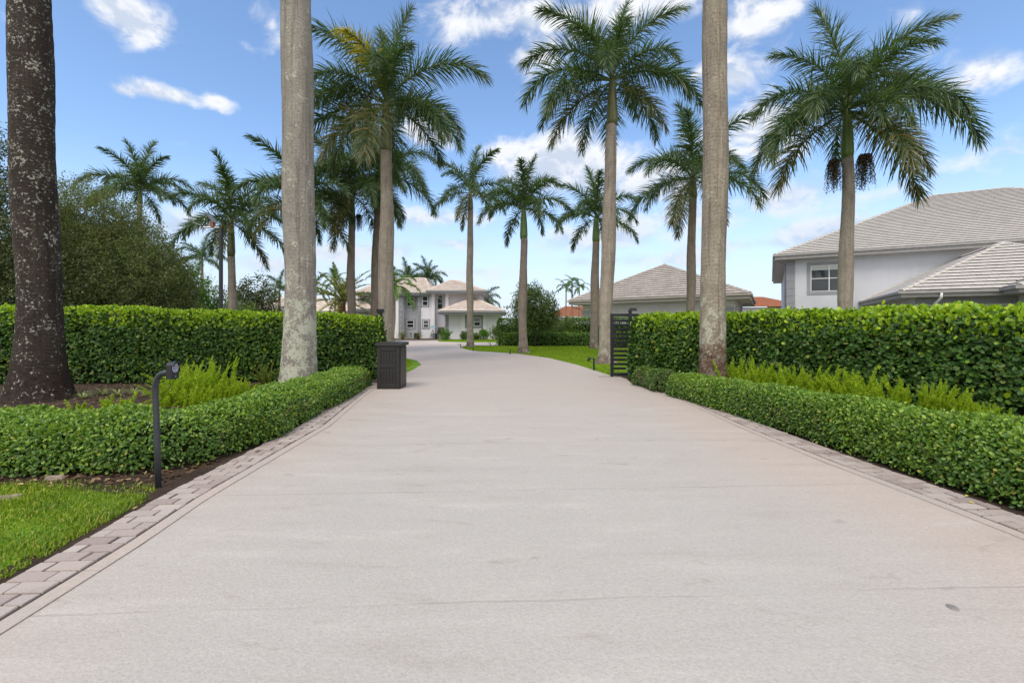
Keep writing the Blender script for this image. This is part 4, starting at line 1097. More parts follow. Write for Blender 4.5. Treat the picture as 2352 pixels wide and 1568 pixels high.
# ------------------------------------------------------------------ roofs and houses
def slope(mb, a, b, c, d, course=.34, tile=.34, lift=.058, mi=0, seed=0):
    """tiled plane: eave a->b, upper edge d->c (d above a). courses of separate tiles, lower edges proud"""
    rng = random.Random(seed)
    a, b, c, d = [Vector(p) for p in (a, b, c, d)]
    E = (b - a); Ln = E.length; E = E / Ln
    nrm = E.cross(d - a if (d - a).length > .01 else c - a).normalized()
    if nrm.z < 0: nrm = -nrm
    up = nrm.cross(E).normalized()
    if up.z < 0: up = -up
    hgt = max((d - a).dot(up), (c - a).dot(up)); n = max(1, round(hgt / course)); st = hgt / n
    dl, cr = (d - a).dot(E), (c - a).dot(E)
    lx = lambda y: dl * y / hgt
    rx = lambda y: Ln + (cr - Ln) * y / hgt
    for i in range(n):
        y0, y1 = i * st - .02, (i + 1) * st
        l0, r0, l1, r1 = lx(max(y0, 0)), rx(max(y0, 0)), lx(y1), rx(y1)
        s0, s1 = min(l0, l1), max(r0, r1); ph = (i % 2) * tile * .5 + math.floor(s0 / tile) * tile - tile
        x = ph
        while x < s1:
            x2 = x + tile - .006
            q0, q1 = max(x, l0), min(x2, r0); t0, t1 = max(x, l1), min(x2, r1)
            if q1 - q0 > .01 or t1 - t0 > .01:
                q0, q1 = min(q0, r0), max(q1, l0)
                if q1 < q0: q0 = q1 = min(max((q0 + q1) / 2, l0), r0)
                t0, t1 = min(t0, r1), max(t1, l1)
                if t1 < t0: t0 = t1 = min(max((t0 + t1) / 2, l1), r1)
                h = lift * rng.uniform(.985, 1.015)
                A0, A1 = a + E * q0 + up * y0 + nrm * h, a + E * q1 + up * y0 + nrm * h
                B1, B0 = a + E * t1 + up * y1 + nrm * .004, a + E * t0 + up * y1 + nrm * .004
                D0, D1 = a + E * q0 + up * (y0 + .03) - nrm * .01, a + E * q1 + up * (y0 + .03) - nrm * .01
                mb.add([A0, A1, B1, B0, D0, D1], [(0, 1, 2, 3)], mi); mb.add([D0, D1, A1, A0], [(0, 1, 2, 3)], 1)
            x += tile
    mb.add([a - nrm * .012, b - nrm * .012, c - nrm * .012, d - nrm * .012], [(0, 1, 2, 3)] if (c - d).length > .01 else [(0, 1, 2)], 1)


def caps(mb, p, q, w=.13, step=.36, mi=0):
    p, q = Vector(p), Vector(q); D = q - p; L = D.length; D /= L
    S = D.cross(Vector((0, 0, 1))).normalized(); U = S.cross(D).normalized()
    if U.z < 0: U = -U
    n = max(1, int(L / step))
    for i in range(n):
        a = p + D * (L * i / n - .02); b = p + D * (L * (i + 1) / n + .02)
        h0, h1 = .085, .055
        mb.add([a - S * w + U * .0, a - S * w * .5 + U * h0, a + S * w * .5 + U * h0, a + S * w, b - S * w * .9 - U * .01, b - S * w * .45 + U * h1, b + S * w * .45 + U * h1, b + S * w * .9 - U * .01],
               [(0, 1, 5, 4), (1, 2, 6, 5), (2, 3, 7, 6), (3, 2, 1, 0)], mi)


class Frame:
    """a building's own axes: u along its front, w into it"""
    def __init__(self, o, u, w): self.o = np.array(o, float); self.u = np.array(u, float); self.w = np.array(w, float)

    def p(self, u, w, z): q = self.o + self.u * u + self.w * w; return (q[0], q[1], z)

    def box(self, mb, u0, u1, w0, w1, z0, z1, mi=0):
        c = [(u0, w0), (u1, w0), (u1, w1), (u0, w1)]
        mb.hexa([self.p(a, b, z0) for a, b in c] + [self.p(a, b, z1) for a, b in c], mi)


def hip_roof(fr, u0, u1, w0, w1, z, apex1, apex2, rise, matname, root, off, seed, fascia=.26, faces='FLRB', gut='gutter', course=.34, capw=.13, flat=''):
    """eave rectangle u0..u1, w0..w1 at height z; ridge from apex1 to apex2 (u, w)"""
    a, b, c, d = fr.p(u0, w0, z), fr.p(u1, w0, z), fr.p(u1, w1, z), fr.p(u0, w1, z)
    p, q = fr.p(*apex1, z + rise), fr.p(*apex2, z + rise)
    mb = MB()
    alongw = abs(apex1[0] - apex2[0]) < .01 and abs(apex1[1] - apex2[1]) > .01
    if alongw:   # ridge runs into the depth: front is a triangle
        sl = dict(F=(a, b, p, p), L=(d, a, p, q), R=(b, c, q, p), B=(c, d, q, q))
    else:
        sl = dict(F=(a, b, q, p), L=(d, a, p, p), R=(b, c, q, q), B=(c, d, p, q))
    for k, v in sl.items():
        if k in faces: slope(mb, *v, course=course, seed=seed, lift=.012 if k in flat else (.034 if matname == 'roof_beige' else .048))
    if alongw: hips = [(a, p), (b, p), (c, q), (d, q), (p, q)]
    else: hips = [(a, p), (d, p), (b, q), (c, q), (p, q)]
    roof = mb.build('roof', [MAT[matname], MAT['tile_shade_dirt']], root, off=off)  # second slot: butt faces with the gap shade and dirt painted in
    hc = MB()
    for h in hips:
        if (Vector(h[0]) - Vector(h[1])).length > .2: caps(hc, *h, w=capw)
    hc.build('ridge_tiles', MAT[matname], roof, off=off)
    fb = MB(); g = .12
    fr.box(fb, u0 - .02, u1 + .02, w0 - .02, w0 + .03, z - fascia, z - .012); fr.box(fb, u0 - .02, u0 + .03, w0 + .03, w1, z - fascia, z - .012); fr.box(fb, u1 - .03, u1 + .02, w0 + .03, w1, z - fascia, z - .012)
    fb.build('fascia', MAT[gut], roof, off=off)
    gb = MB()
    fr.box(gb, u0 - .14, u1 + .14, w0 - .14, w0 - .021, z - .13, z - .015); fr.box(gb, u0 - .14, u0 - .021, w0 - .02, w1, z - .13, z - .015); fr.box(gb, u1 + .021, u1 + .14, w0 - .02, w1, z - .13, z - .015)
    gb.build('gutter', MAT[gut], roof, off=off)
    sb = MB(); fr.box(sb, u0 + .035, u1 - .035, w0 + .035, w1, z - fascia + .02, z - fascia + .05); sb.build('soffit', MAT['soffit'], roof, off=off)
    return roof


def window(root, fr, u0, u1, z0, z1, w, off, cols=2, rows=2, trim=.16, trimmat='grey_trim', arch=False, depth=.10, split=None, blind=0.0, trim_lr=None):
    """frame proud of the wall plane w (outside is -w)"""
    f = MB(); fw = .038
    tl = trim if trim_lr is None else trim_lr[0]; tr = trim if trim_lr is None else trim_lr[1]
    def ring_(mb, a0, a1, b0, b1, t, wo, wi):
        fr.box(mb, a0, a1, wo, wi, b0, b0 + t); fr.box(mb, a0, a1, wo, wi, b1 - t, b1)
        fr.box(mb, a0, a0 + t, wo, wi, b0 + t, b1 - t); fr.box(mb, a1 - t, a1, wo, wi, b0 + t, b1 - t)
    ring_(f, u0, u1, z0, z1, fw, w - .045, w + .02)
    for k in range(1, cols): x = u0 + (u1 - u0) * k / cols; fr.box(f, x - .024, x + .024, w - .040, w + .02, z0 + fw, z1 - fw)
    for k in range(1, rows):
        y = z0 + (z1 - z0) * k / rows
        for c_ in range(cols):
            a0 = u0 + (u1 - u0) * c_ / cols + (.031 if c_ else fw); a1 = u0 + (u1 - u0) * (c_ + 1) / cols - (.031 if c_ < cols - 1 else fw)
            fr.box(f, a0, a1, w - .038, w + .02, y - .022, y + .022)
    win = f.build('window', MAT['white_frame'], root, off=off)
    g = MB(); fr.box(g, u0 + fw, u1 - fw, w - .006, w + .008, z0 + fw, z1 - fw); g.build('pane', MAT['glass_dark'], win, off=off)
    if blind: g = MB(); fr.box(g, u0 + fw, u1 - fw, w - .012, w - .008, z1 - fw - blind, z1 - fw); g.build('blind', MAT['blind'], win, off=off)
    if trim:
        m_ = MB(); fr.box(m_, u0 - tl, u1 + tr, w - .03, w + .05, z0 - trim, z0); fr.box(m_, u0 - tl, u1 + tr, w - .03, w + .05, z1, z1 + trim)
        fr.box(m_, u0 - tl, u0, w - .03, w + .05, z0, z1); fr.box(m_, u1, u1 + tr, w - .03, w + .05, z0, z1)
        m_.build('trim', MAT[trimmat], win, off=off)
    return win


def quoin(root, fr, u0, u1, z0, z1, w, off, mat='quoin_grey', h=.5, gap=.035, side=None):
    q = MB(); z = z0; i = 0
    while z < z1 - .05:
        fr.box(q, u0, u1, w - .035, w + .06, z, min(z + h - gap, z1)); z += h
    return q.build('quoin', MAT[mat], root, off=off)


# ---- main house, frontal
def main_house():
    Y0 = HY; q = Y0 / F; ox = (980 - CX) * q; off = (ox, Y0, 0)
    root = thing('house', 'two storey grey and white house with beige tiled roofs ending the driveway', 'house', off)
    X = lambda px, w=0.0: (px - CX) * (Y0 + w) / F          # picture x at depth Y0 + w
    Z = lambda py, w=0.0: CH + (HOR - py) * (Y0 + w) / F
    fr = Frame((0, Y0), (1, 0), (0, 1))
    ew = lambda zx: 784 + zx * .16668
    eh = lambda zy: 595.8 + zy * .16668
    wall = MB()
    w2 = 3.0          # main wall stands 3 m behind the wing front
    wtop = Z(eh(475), w2)
    # wall panels of the upper block (each its own plane so that recesses read)
    def panel(x0, x1, wf, z0, z1, mi=0, d=6.0): fr.box(wall, X(ew(x0), wf), X(ew(x1), wf), wf, wf + d, z0, z1, mi)
    panel(845, 1052, w2 + .7, 0, wtop, 1)                  # grey recess
    panel(1052, 1292, w2 + .1, 0, wtop, 0)
    panel(1292, 1448, w2 + .4, 0, Z(eh(455), w2), 0)
    panel(1448, 1920, w2 + .15, 0, Z(eh(450), w2), 0)
    panel(680, 845, w2 + .05, 0, wtop, 0)
    panel(180, 680, w2 + .9, 0, Z(eh(430), w2), 0)
    panel(-60, 180, w2 + 1.8, 0, Z(eh(430), w2), 0)
    # wing
    panel(1432, 2200, 0, 0, Z(eh(752)), 0, 5.0)
    panel(-1200, -60, w2 + 2.2, 0, Z(717, w2), 0, 7.0)     # low wing on the left, behind the hedge
    wall.build('wall', [MAT['stucco_white'], MAT['stucco_grey']], root, off=off)
    def block(nm, mat, *a):
        b = MB(); fr.box(b, *a); b.build(nm, MAT[mat], root, off=off)
    block('pilaster', 'white_trim', X(ew(1250), w2), X(ew(1293), w2), w2 - .32, w2 + .09, 0, Z(eh(455), w2))
    block('pilaster', 'white_trim', X(ew(1440), w2), X(ew(1485), w2), w2 - .32, w2 + .14, 0, Z(eh(455), w2))
    block('pilaster', 'white_trim', X(ew(750), w2), X(ew(790), w2), w2 - .05, w2 + .04, 0, wtop)
    block('pilaster', 'white_trim', X(ew(1658)), X(ew(1705)), -.10, -.003, Z(eh(985)), Z(eh(756)))
    block('pilaster', 'white_trim', X(ew(1955)), X(ew(2000)), -.10, -.003, Z(eh(985)), Z(eh(756)))
    block('plinth', 'quoin_grey', X(ew(1652)), X(ew(1711)), -.13, -.003, 0, Z(eh(987)))
    block('plinth', 'quoin_grey', X(ew(1949)), X(ew(2006)), -.13, -.003, 0, Z(eh(987)))
    block('plinth', 'quoin_grey', X(ew(1244), w2), X(ew(1299), w2), w2 - .36, w2 + .085, 0, Z(eh(1000), w2) * .8)
    quoin(root, fr, X(ew(795), w2), X(ew(845), w2), 0, wtop, w2, off)
    quoin(root, fr, X(ew(1052), w2), X(ew(1092), w2), 0, wtop, w2 + .05, off)
    quoin(root, fr, X(ew(1432)), X(ew(1478)), 0, Z(eh(765)), -.01, off)

    def win(x0, x1, y0, y1, w, cols=1, rows=2, trim=.15, trim_lr=None, **k):
        return window(root, fr, X(ew(x0), w), X(ew(x1), w), Z(eh(y1), w), Z(eh(y0), w), w, off, cols, rows, trim, 'grey_trim', trim_lr=trim_lr, **k)
    win(905, 1003, 520, 645, w2 + .7); win(903, 1000, 838, 940, w2 + .7)
    win(1118, 1193, 508, 638, w2 + .1, trim=.12); win(1130, 1203, 838, 940, w2 + .1, trim=.12)
    win(1745, 1915, 800, 915, 0, cols=2, trim=.2, trim_lr=(.26, .26))
    win(685, 752, 510, 855, w2 + .05, rows=4, trim=.1)
    win(250, 370, 475, 575, w2 + .9, trim=.14)
    win(20, 60, 480, 760, w2 + 1.8, rows=3, trim=.1)
    # arched window
    w = w2 + .4; aw = win(1325, 1400, 528, 685, w, trim=0)
    cx = X(ew(1362.5), w); rad = X(ew(1400), w) - cx; zc = Z(eh(528), w)
    fm = MB(); n = 16; pts_o = [(cx + math.cos(math.pi * k / n) * rad, zc + math.sin(math.pi * k / n) * rad) for k in range(n + 1)]; pts_i = [(cx + math.cos(math.pi * k / n) * (rad - .05), zc + math.sin(math.pi * k / n) * (rad - .05)) for k in range(n + 1)]
    for k in range(n):
        c_ = [pts_o[k], pts_o[k + 1], pts_i[k + 1], pts_i[k]]
        fm.hexa([(x, Y0 + w + .02, z) for x, z in c_] + [(x, Y0 + w - .045, z) for x, z in c_])
    fm.build('arch_frame', MAT['white_frame'], aw, off=off)
    gm = MB(); gm.add([(cx, Y0 + w - .008, zc)] + [(x, Y0 + w - .008, z) for x, z in pts_i], [(0, k + 2, k + 1) for k in range(n)]); gm.build('arch_pane', MAT['glass_dark'], aw, off=off)
    # side door of the wing in its left flank
    dr = MB(); dx = X(ew(1418)); fr.box(dr, X(ew(1432)) - .045, X(ew(1432)) - .003, .5, 1.5, 0, Z(eh(900))); dr.build('door', MAT['grey_trim_dark'], root, off=off)

    # roofs: eaves stand out in front of the walls
    def roof(x0, x1, ye, w0, depth, xa, xb, ytop, wap, seed, wapb=None, **k):
        z = Z(eh(ye), w0); u0, u1 = X(ew(x0), w0), X(ew(x1), w0)
        ua, ub = X(ew(xa), wap), X(ew(xb), wap); rise = Z(eh(ytop), wap) - z
        return hip_roof(fr, u0, u1, w0, w0 + depth, z, (ua, wap), (ub, wapb if wapb is not None else wap), rise, 'roof_beige', root, off, seed, fascia=.30, gut='grey_trim', course=.40, **k)
    roof(1340, 2245, 708, -.9, 8.6, 1822, 1822, 530, 3.3, 1, wapb=7.4)           # front wing
    roof(1184, 1980, 425, w2 - 1.0, 9.0, 1500, 1595, 290, w2 + 3.4, 2)           # right upper block
    roof(190, 1240, 452, w2 - .3, 11.0, 640, 1160, 262, w2 + 5.2, 3)             # main block
    roof(170, 420, 676, w2 - .9, 3.5, 262, 330, 585, w2 + .8, 4)                 # porch roof on the left
    z0 = lambda px: (px - 784) / .16668
    z1 = lambda py: (py - 595.8) / .16668
    roof(z0(572), z0(770), z1(713), w2 + 1.2, 9.5, z0(625), z0(730), z1(684), w2 + 5.9, 5)   # low left wing
    roof(z0(700), z0(850), z1(714), w2 + .6, 5, z0(745), z0(805), z1(692), w2 + 2.4, 6)
    return root


main_house()


# ---- long garage block behind the right hedge
def garage():
    h = 1.9
    L = np.array([(1307 - CX) / 55 * h, F * h / 55]); R = np.array([(1722 - CX) / 73 * h, F * h / 73])
    D = R - L; ln = np.linalg.norm(D); u = D / ln; w = np.array([579, F]); w = w / np.linalg.norm(w)
    fr = Frame(L, u, w); off = (L[0], L[1], 0); z = CH + h
    root = thing('garage', 'white single storey garage block with a wide grey brown tiled roof', 'house', off)
    wl = MB(); o = .95
    fr.box(wl, o, ln - o, o, 14, 0, z - .2); wl.build('wall', MAT['stucco_garage'], root, off=off)
    bd = MB(); fr.box(bd, o - .02, ln - o + .02, o - .02, 14.0, z - .75, z - .26); bd.build('frieze', MAT['stucco_garage'], root, off=off)
    apex = (ln * .52, 5.0); rise = (HOR - 608) * (L[1] + u[1] * apex[0] + w[1] * apex[1]) / F - h
    hip_roof(fr, 0, ln, 0, 15, z, apex, (apex[0], 10), rise, 'roof_greige', root, off, 7, fascia=.34, gut='gutter_garage', course=.36)
    quoin(root, fr, ln - o - .7, ln - o + .02, 0, z - .8, o - .03, off, 'stucco_grey')
    quoin(root, fr, o - .02, o + .6, 0, z - .8, o - .03, off, 'stucco_grey')
    sp = MB(); sp.tube([fr.p(.25, -.08, z - .15), fr.p(.25, .1, z - .5), fr.p(o - .1, o - .1, z - .75), fr.p(o - .1, o - .1, 0)], .045, 8); sp.build('downspout', MAT['gutter_garage'], root, off=off)
    sp = MB(); sp.tube([fr.p(ln + .1, .4, z - .15), fr.p(ln - .3, .8, z - .5), fr.p(ln - o + .12, o + .4, z - .8), fr.p(ln - o + .12, o + .4, 0)], .045, 8); sp.build('downspout', MAT['gutter_garage'], root, off=off)
    lb = MB(); lb.tube([fr.p(1.25, o - .10, z - .42), fr.p(1.25, o - .18, z - .55)], [.06, .09], 10); lb.build('wall_lamp', MAT['white_frame'], root, off=off)


garage()


# ---- two storey house at the right
def right_house():
    Yc = 32.0; h = 160 * Yc / F
    Cn = np.array([(1780 - CX) * Yc / F, Yc]); u = np.array([2.195, -1.227]); u /= np.linalg.norm(u); w = np.array([.494, .869]); w /= np.linalg.norm(w)
    fr = Frame(Cn, u, w); off = (Cn[0], Cn[1], 0); z = CH + h
    root = thing('house', 'pale grey two storey house with a large grey tiled roof behind the right hedge', 'house', off)

    def u_at(px, wv):          # u on the plane w=wv seen at picture x
        r = (px - CX) / F; b = Cn + w * wv
        return (r * b[1] - b[0]) / (u[0] - r * u[1])
    # hip end: (t, t)
    r = (2140 - CX) / F; k = u + w; t_ = (r * Cn[1] - Cn[0]) / (k[0] - r * k[1]); rise = (HOR - 450) * (Cn[1] + k[1] * t_) / F - h
    dep = 2 * t_; LU = 26.0; o = .75
    wl = MB(); fr.box(wl, o, LU - o, o, dep - o, 0, z - .24); wl.build('wall', MAT['stucco_right'], root, off=off)
    hip_roof(fr, 0, LU, 0, dep, z, (t_, t_), (LU - t_, t_), rise, 'roof_grey', root, off, 8, fascia=.36, course=.37, faces='FLR')
    zy = lambda py, uu: CH + (HOR - py) * (Cn[1] + u[1] * uu + w[1] * o) / F
    ua, ub = u_at(1862, o), u_at(1948, o)
    wn = window(root, fr, ua, ub, zy(670, ua), zy(611, ua), o, off, 2, 2, .22, 'grey_trim', blind=.28)
    quoin(root, fr, o - .035, u_at(1826, o), 0.2, z - .4, o, off, 'quoin_grey', h=.52)
    q = MB(); zq = .2
    while zq < z - .45:
        fr.box(q, o - .036, o + .02, o + .061, o + .6, zq, min(zq + .485, z - .4)); zq += .52
    q.build('quoin', MAT['quoin_grey'], root, off=off)
    sp = MB(); sp.tube([fr.p(-.08, .3, z - .14), fr.p(.1, .45, z - .38), fr.p(o - .1, o + .9, z - .55), fr.p(o - .1, o + .9, 0)], .05, 8); sp.build('downspout', MAT['gutter'], root, off=off)
    # lower wing projecting towards the drive
    uw = u_at(1977, o); hw = (HOR - 692) * (Cn[1] + u[1] * uw + w[1] * o) / F
    Yf = F * hw / (HOR - 668); tw = (Cn[1] + u[1] * uw + w[1] * o - Yf) / w[1]
    z2 = CH + hw; w0 = o - tw; W2 = 10.6
    P0 = Cn + u * uw + w * w0; kk = u + w; r = (2305 - CX) / F; t2 = (r * P0[1] - P0[0]) / (kk[0] - r * kk[1]); rise2 = (HOR - 557) * (P0[1] + kk[1] * t2) / F - hw
    hip_roof(fr, uw, uw + 2 * t2, w0, o - .02, z2, (uw + t2, w0 + t2), (uw + t2, o - .02), rise2, 'roof_grey', root, off, 9, fascia=.30, course=.37, faces='FLR', flat='L')
    wb = MB(); fr.box(wb, uw + .7, uw + 2 * t2 - .7, w0 + .7, o - .04, 0, z2 - .2); wb.build('wall', MAT['stucco_right'], root, off=off)
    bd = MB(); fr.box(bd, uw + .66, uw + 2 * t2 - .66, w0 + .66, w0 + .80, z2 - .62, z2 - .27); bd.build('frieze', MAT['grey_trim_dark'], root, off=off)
    # bay with its own little hip at the right
    b0 = uw + 3.3; wbay = w0 - 1.5
    hip_roof(fr, b0, b0 + 5.2, wbay, w0 + 2.6, z2 + .012, (b0 + 2.2, w0 + .7), (b0 + 3.0, w0 + .7), 1.0, 'roof_grey', root, off, 10, fascia=.28, course=.37, faces='FLR')
    bw = MB(); fr.box(bw, b0 + .7, b0 + 4.5, wbay + .7, w0 + .69, 0, z2 - .2); bw.build('wall', MAT['stucco_right'], root, off=off)
    s1 = uw + 1.35
    sp = MB(); sp.tube([fr.p(s1, w0 - .09, z2 - .13), fr.p(s1, w0 - .05, z2 - .35), fr.p(s1 - .12, w0 + .45, z2 - .62), fr.p(s1 - .12, w0 + .58, z2 - .9), fr.p(s1 - .12, w0 + .58, 0)], .055, 9); sp.build('downspout', MAT['white_frame'], root, smooth=True, off=off)


right_house()


# ---- orange roofed houses far off
def orange_house(x0, x1, ye, yt, Yh, lab, seed):
    q = Yh / F; X0, X1 = (x0 - CX) * q, (x1 - CX) * q; z = CH + (HOR - ye) * q; rise = (ye - yt) * q
    fr = Frame((X0, Yh), (1, 0), (0, 1)); off = (X0, Yh, 0); Ln = X1 - X0
    root = thing('house', lab, 'house', off)
    wl = MB(); fr.box(wl, .6, Ln - .6, .6, 9, 0, z - .1); wl.build('wall', MAT['stucco_white'], root, off=off)
    mb = MB(); ap = 5.0; dz = rise * 1.15
    a, b = fr.p(0, 0, z), fr.p(Ln, 0, z); p, qq = fr.p(min(ap, Ln * .3), ap, z + dz), fr.p(Ln - min(ap, Ln * .3), ap, z + dz)
    slope(mb, a, b, qq, p, course=.4, tile=.25, lift=.07, seed=seed); slope(mb, fr.p(0, 2 * ap, z), a, p, p, course=.4, tile=.25, lift=.07, seed=seed); slope(mb, b, fr.p(Ln, 2 * ap, z), qq, qq, course=.4, tile=.25, lift=.07, seed=seed)
    mb.build('roof', [MAT['orange_clay'], MAT['rust_clay']], root, off=off)


orange_house(1640, 1860, 704, 680, 62, 'house with an orange clay tile roof seen between the garage and the right house', 3)
orange_house(1262, 1420, 727, 703, 55, 'house with an orange clay tile roof glimpsed behind the garage corner', 4)


# ------------------------------------------------------------------ gate, keypad, cabinet, lamps
def gate():
    Yg = G(1402, 866)[1]; x0 = (1402 - CX) * Yg / F; H = (866 - 720) * Yg / F
    root = thing('gate', 'black metal sliding gate of horizontal slats standing open beside the right hedge', 'gate', (x0, Yg, 0))
    Lg = 4.6; fm = MB()
    fm.bbox(0, .075, -.03, .03, .015, H, .004); fm.bbox(Lg - .075, Lg, -.03, .03, .03, H, .004)
    fm.bbox(.076, Lg - .076, -.028, .028, H - .07, H - .002, .004); fm.bbox(.076, Lg - .076, -.028, .028, .05, .11, .004)
    fm.build('gate_frame', MAT['black_metal'], root)
    n = 12; zs = np.linspace(.11, H - .07, n + 2)[1:-1]
    for z in zs:
        s = MB(); s.bbox(.076, Lg - .076, -.018, .018, z - .029, z + .029, .003); s.build('slat', MAT['black_metal'], root)
    for xr in (.5, Lg - .5): wl = MB(); wl.tube([(xr, -.02, .035), (xr, .02, .035)], .034, 14); wl.build('roller', MAT['pole_metal'], root)
    # guide post that the gate slides past
    x1 = (1449 - CX) * (Yg - .25) / F
    gp = thing('gate_post', 'short black steel guide post where the gate meets the right hedge', 'post', (x1, Yg - .18, 0))
    pb = MB(); pb.bbox(-.035, .035, -.035, .035, 0, H + .06, .005); pb.build('post', MAT['black_metal'], gp)
    hb = MB(); hb.hexa([(-.05, -.06, H + .06), (.16, -.06, H + .06), (.16, .06, H + .06), (-.05, .06, H + .06), (0, -.05, H + .13), (.14, -.05, H + .13), (.14, .05, H + .13), (0, .05, H + .13)]); hb.build('guide_head', MAT['black_metal'], gp)
    tr = MB(); tr.box(x0 - .3, x0 + 5.0, Yg - .02, Yg + .02, .0165, .021); o = tr.build('gate_track', MAT['cover_metal']); tag(o, 'dark steel ground track under the black sliding gate', 'track')
    # matching receiver post on the other side, its cap showing above the hedge
    px = (859 - CX) * 11.2 / F
    rp = thing('gate_post', 'black receiver post with a cap showing above the end of the left tall hedge', 'post', (px, 11.75, 0))
    pb = MB(); pb.bbox(-.05, .05, -.05, .05, 0, 1.60, .005); pb.build('post', MAT['black_metal'], rp)
    cb = MB(); cb.bbox(-.085, .085, -.07, .07, 1.601, 1.70, .01); cb.build('cap', MAT['black_metal'], rp)


gate()


def keypad():
    x, y = G(364, 1121); root = thing('keypad_post', 'dark grey gooseneck pipe post carrying a gate keypad at the left of the driveway', 'keypad post', (x, y, 0))
    s = y / F; Z = lambda py: CH + (HOR - py) * s
    xb = lambda px: (px - 364) * s
    P = [(0, 0, -.05), (xb(361), 0, Z(1020)), (xb(357.5), 0, Z(920)), (xb(356.5), 0, Z(900)), (xb(358), -.005, Z(885)), (xb(363), -.012, Z(871)), (xb(371), -.02, Z(861)), (xb(381), -.03, Z(855.5)), (xb(399), -.045, Z(853))]
    mb = MB(); mb.tube(P, 6.4 * s, 18); mb.build('post', MAT['pole_metal'], root, smooth=True)
    # head: box with an arched hood, its keypad turned to the drive and the camera
    hd = bpy.data.objects.new('keypad_head_pivot', None)
    c = Vector((xb(410), -.055, Z(848))); ang = math.radians(2)        # local +x is the face direction after the turn
    ca, sa = math.cos(ang), math.sin(ang)
    R = lambda p: (c.x + p[0] * ca - p[1] * sa, c.y + p[0] * sa + p[1] * ca, c.z + p[2])
    hw, hh, dp = .043, .068, .026
    n = 12
    def prof(k, sc=1.0): # arched outline in (y, z)
        pts = [(-hw * sc, -hh), (hw * sc, -hh)]
        zc = hh - hw * .75
        pts += [(hw * sc * math.cos(math.pi * i / n), zc + hw * .75 * sc * math.sin(math.pi * i / n)) for i in range(n + 1)]
        return pts
    pr = prof(0); m = len(pr); bm = MB()
    v = [R((-dp, a, b)) for a, b in pr] + [R((dp * .55, a, b)) for a, b in pr]
    bm.add(v, [tuple(range(m - 1, -1, -1)), tuple(range(m, 2 * m))] + [(i, (i + 1) % m, m + (i + 1) % m, m + i) for i in range(m)])
    # hood lip standing out over the face
    lipo = [q for q in pr[2:]]
    for i in range(len(lipo) - 1):
        a, b = lipo[i], lipo[i + 1]; sc = .84
        ai, bi = (a[0] * sc, (a[1] - .02) * 1.0 if False else a[1] - (.010 if abs(a[0]) < hw * .99 else 0)), (b[0] * sc, b[1] - (.010 if abs(b[0]) < hw * .99 else 0))
        q4 = [a, b, bi, ai]
        bm.hexa([R((dp * .551, *p)) for p in q4] + [R((dp * 1.15, *p)) for p in q4])
    head = bm.build('keypad', MAT['keypad_body'], root)
    fm = MB(); fm.add([R((dp * .56, .030 * math.cos(2 * math.pi * i / 24), .018 + .034 * math.sin(2 * math.pi * i / 24))) for i in range(24)], [tuple(range(24))]); fm.build('key_face', MAT['keypad_face'], head)
    rm = MB()
    rm.tube([R((dp * .575, .030 * math.cos(2 * math.pi * i / 24), .018 + .034 * math.sin(2 * math.pi * i / 24))) for i in range(25)], .0022, 5, cap=False); rm.build('key_ring', MAT['keypad_key'], head)
    km = MB()
    for r_ in range(4):
        for c_ in range(3):
            yy, zz = (c_ - 1) * .014, .018 + (1.5 - r_) * .0135
            km.hexa([R((dp * .562, yy + a, zz + b)) for a, b in ((-.004, -.0038), (.004, -.0038), (.004, .0038), (-.004, .0038))] + [R((dp * .63, yy + a, zz + b)) for a, b in ((-.0036, -.0034), (.0036, -.0034), (.0036, .0034), (-.0036, .0034))])
    km.build('keys', MAT['keypad_key'], head)
    cam_ = MB(); cam_.tube([R((dp * .56, 0, -.048)), R((dp * .75, 0, -.048))], .004, 8); cam_.build('lock', MAT['pale_metal'], head)
    bpy.data.objects.remove(hd)


keypad()


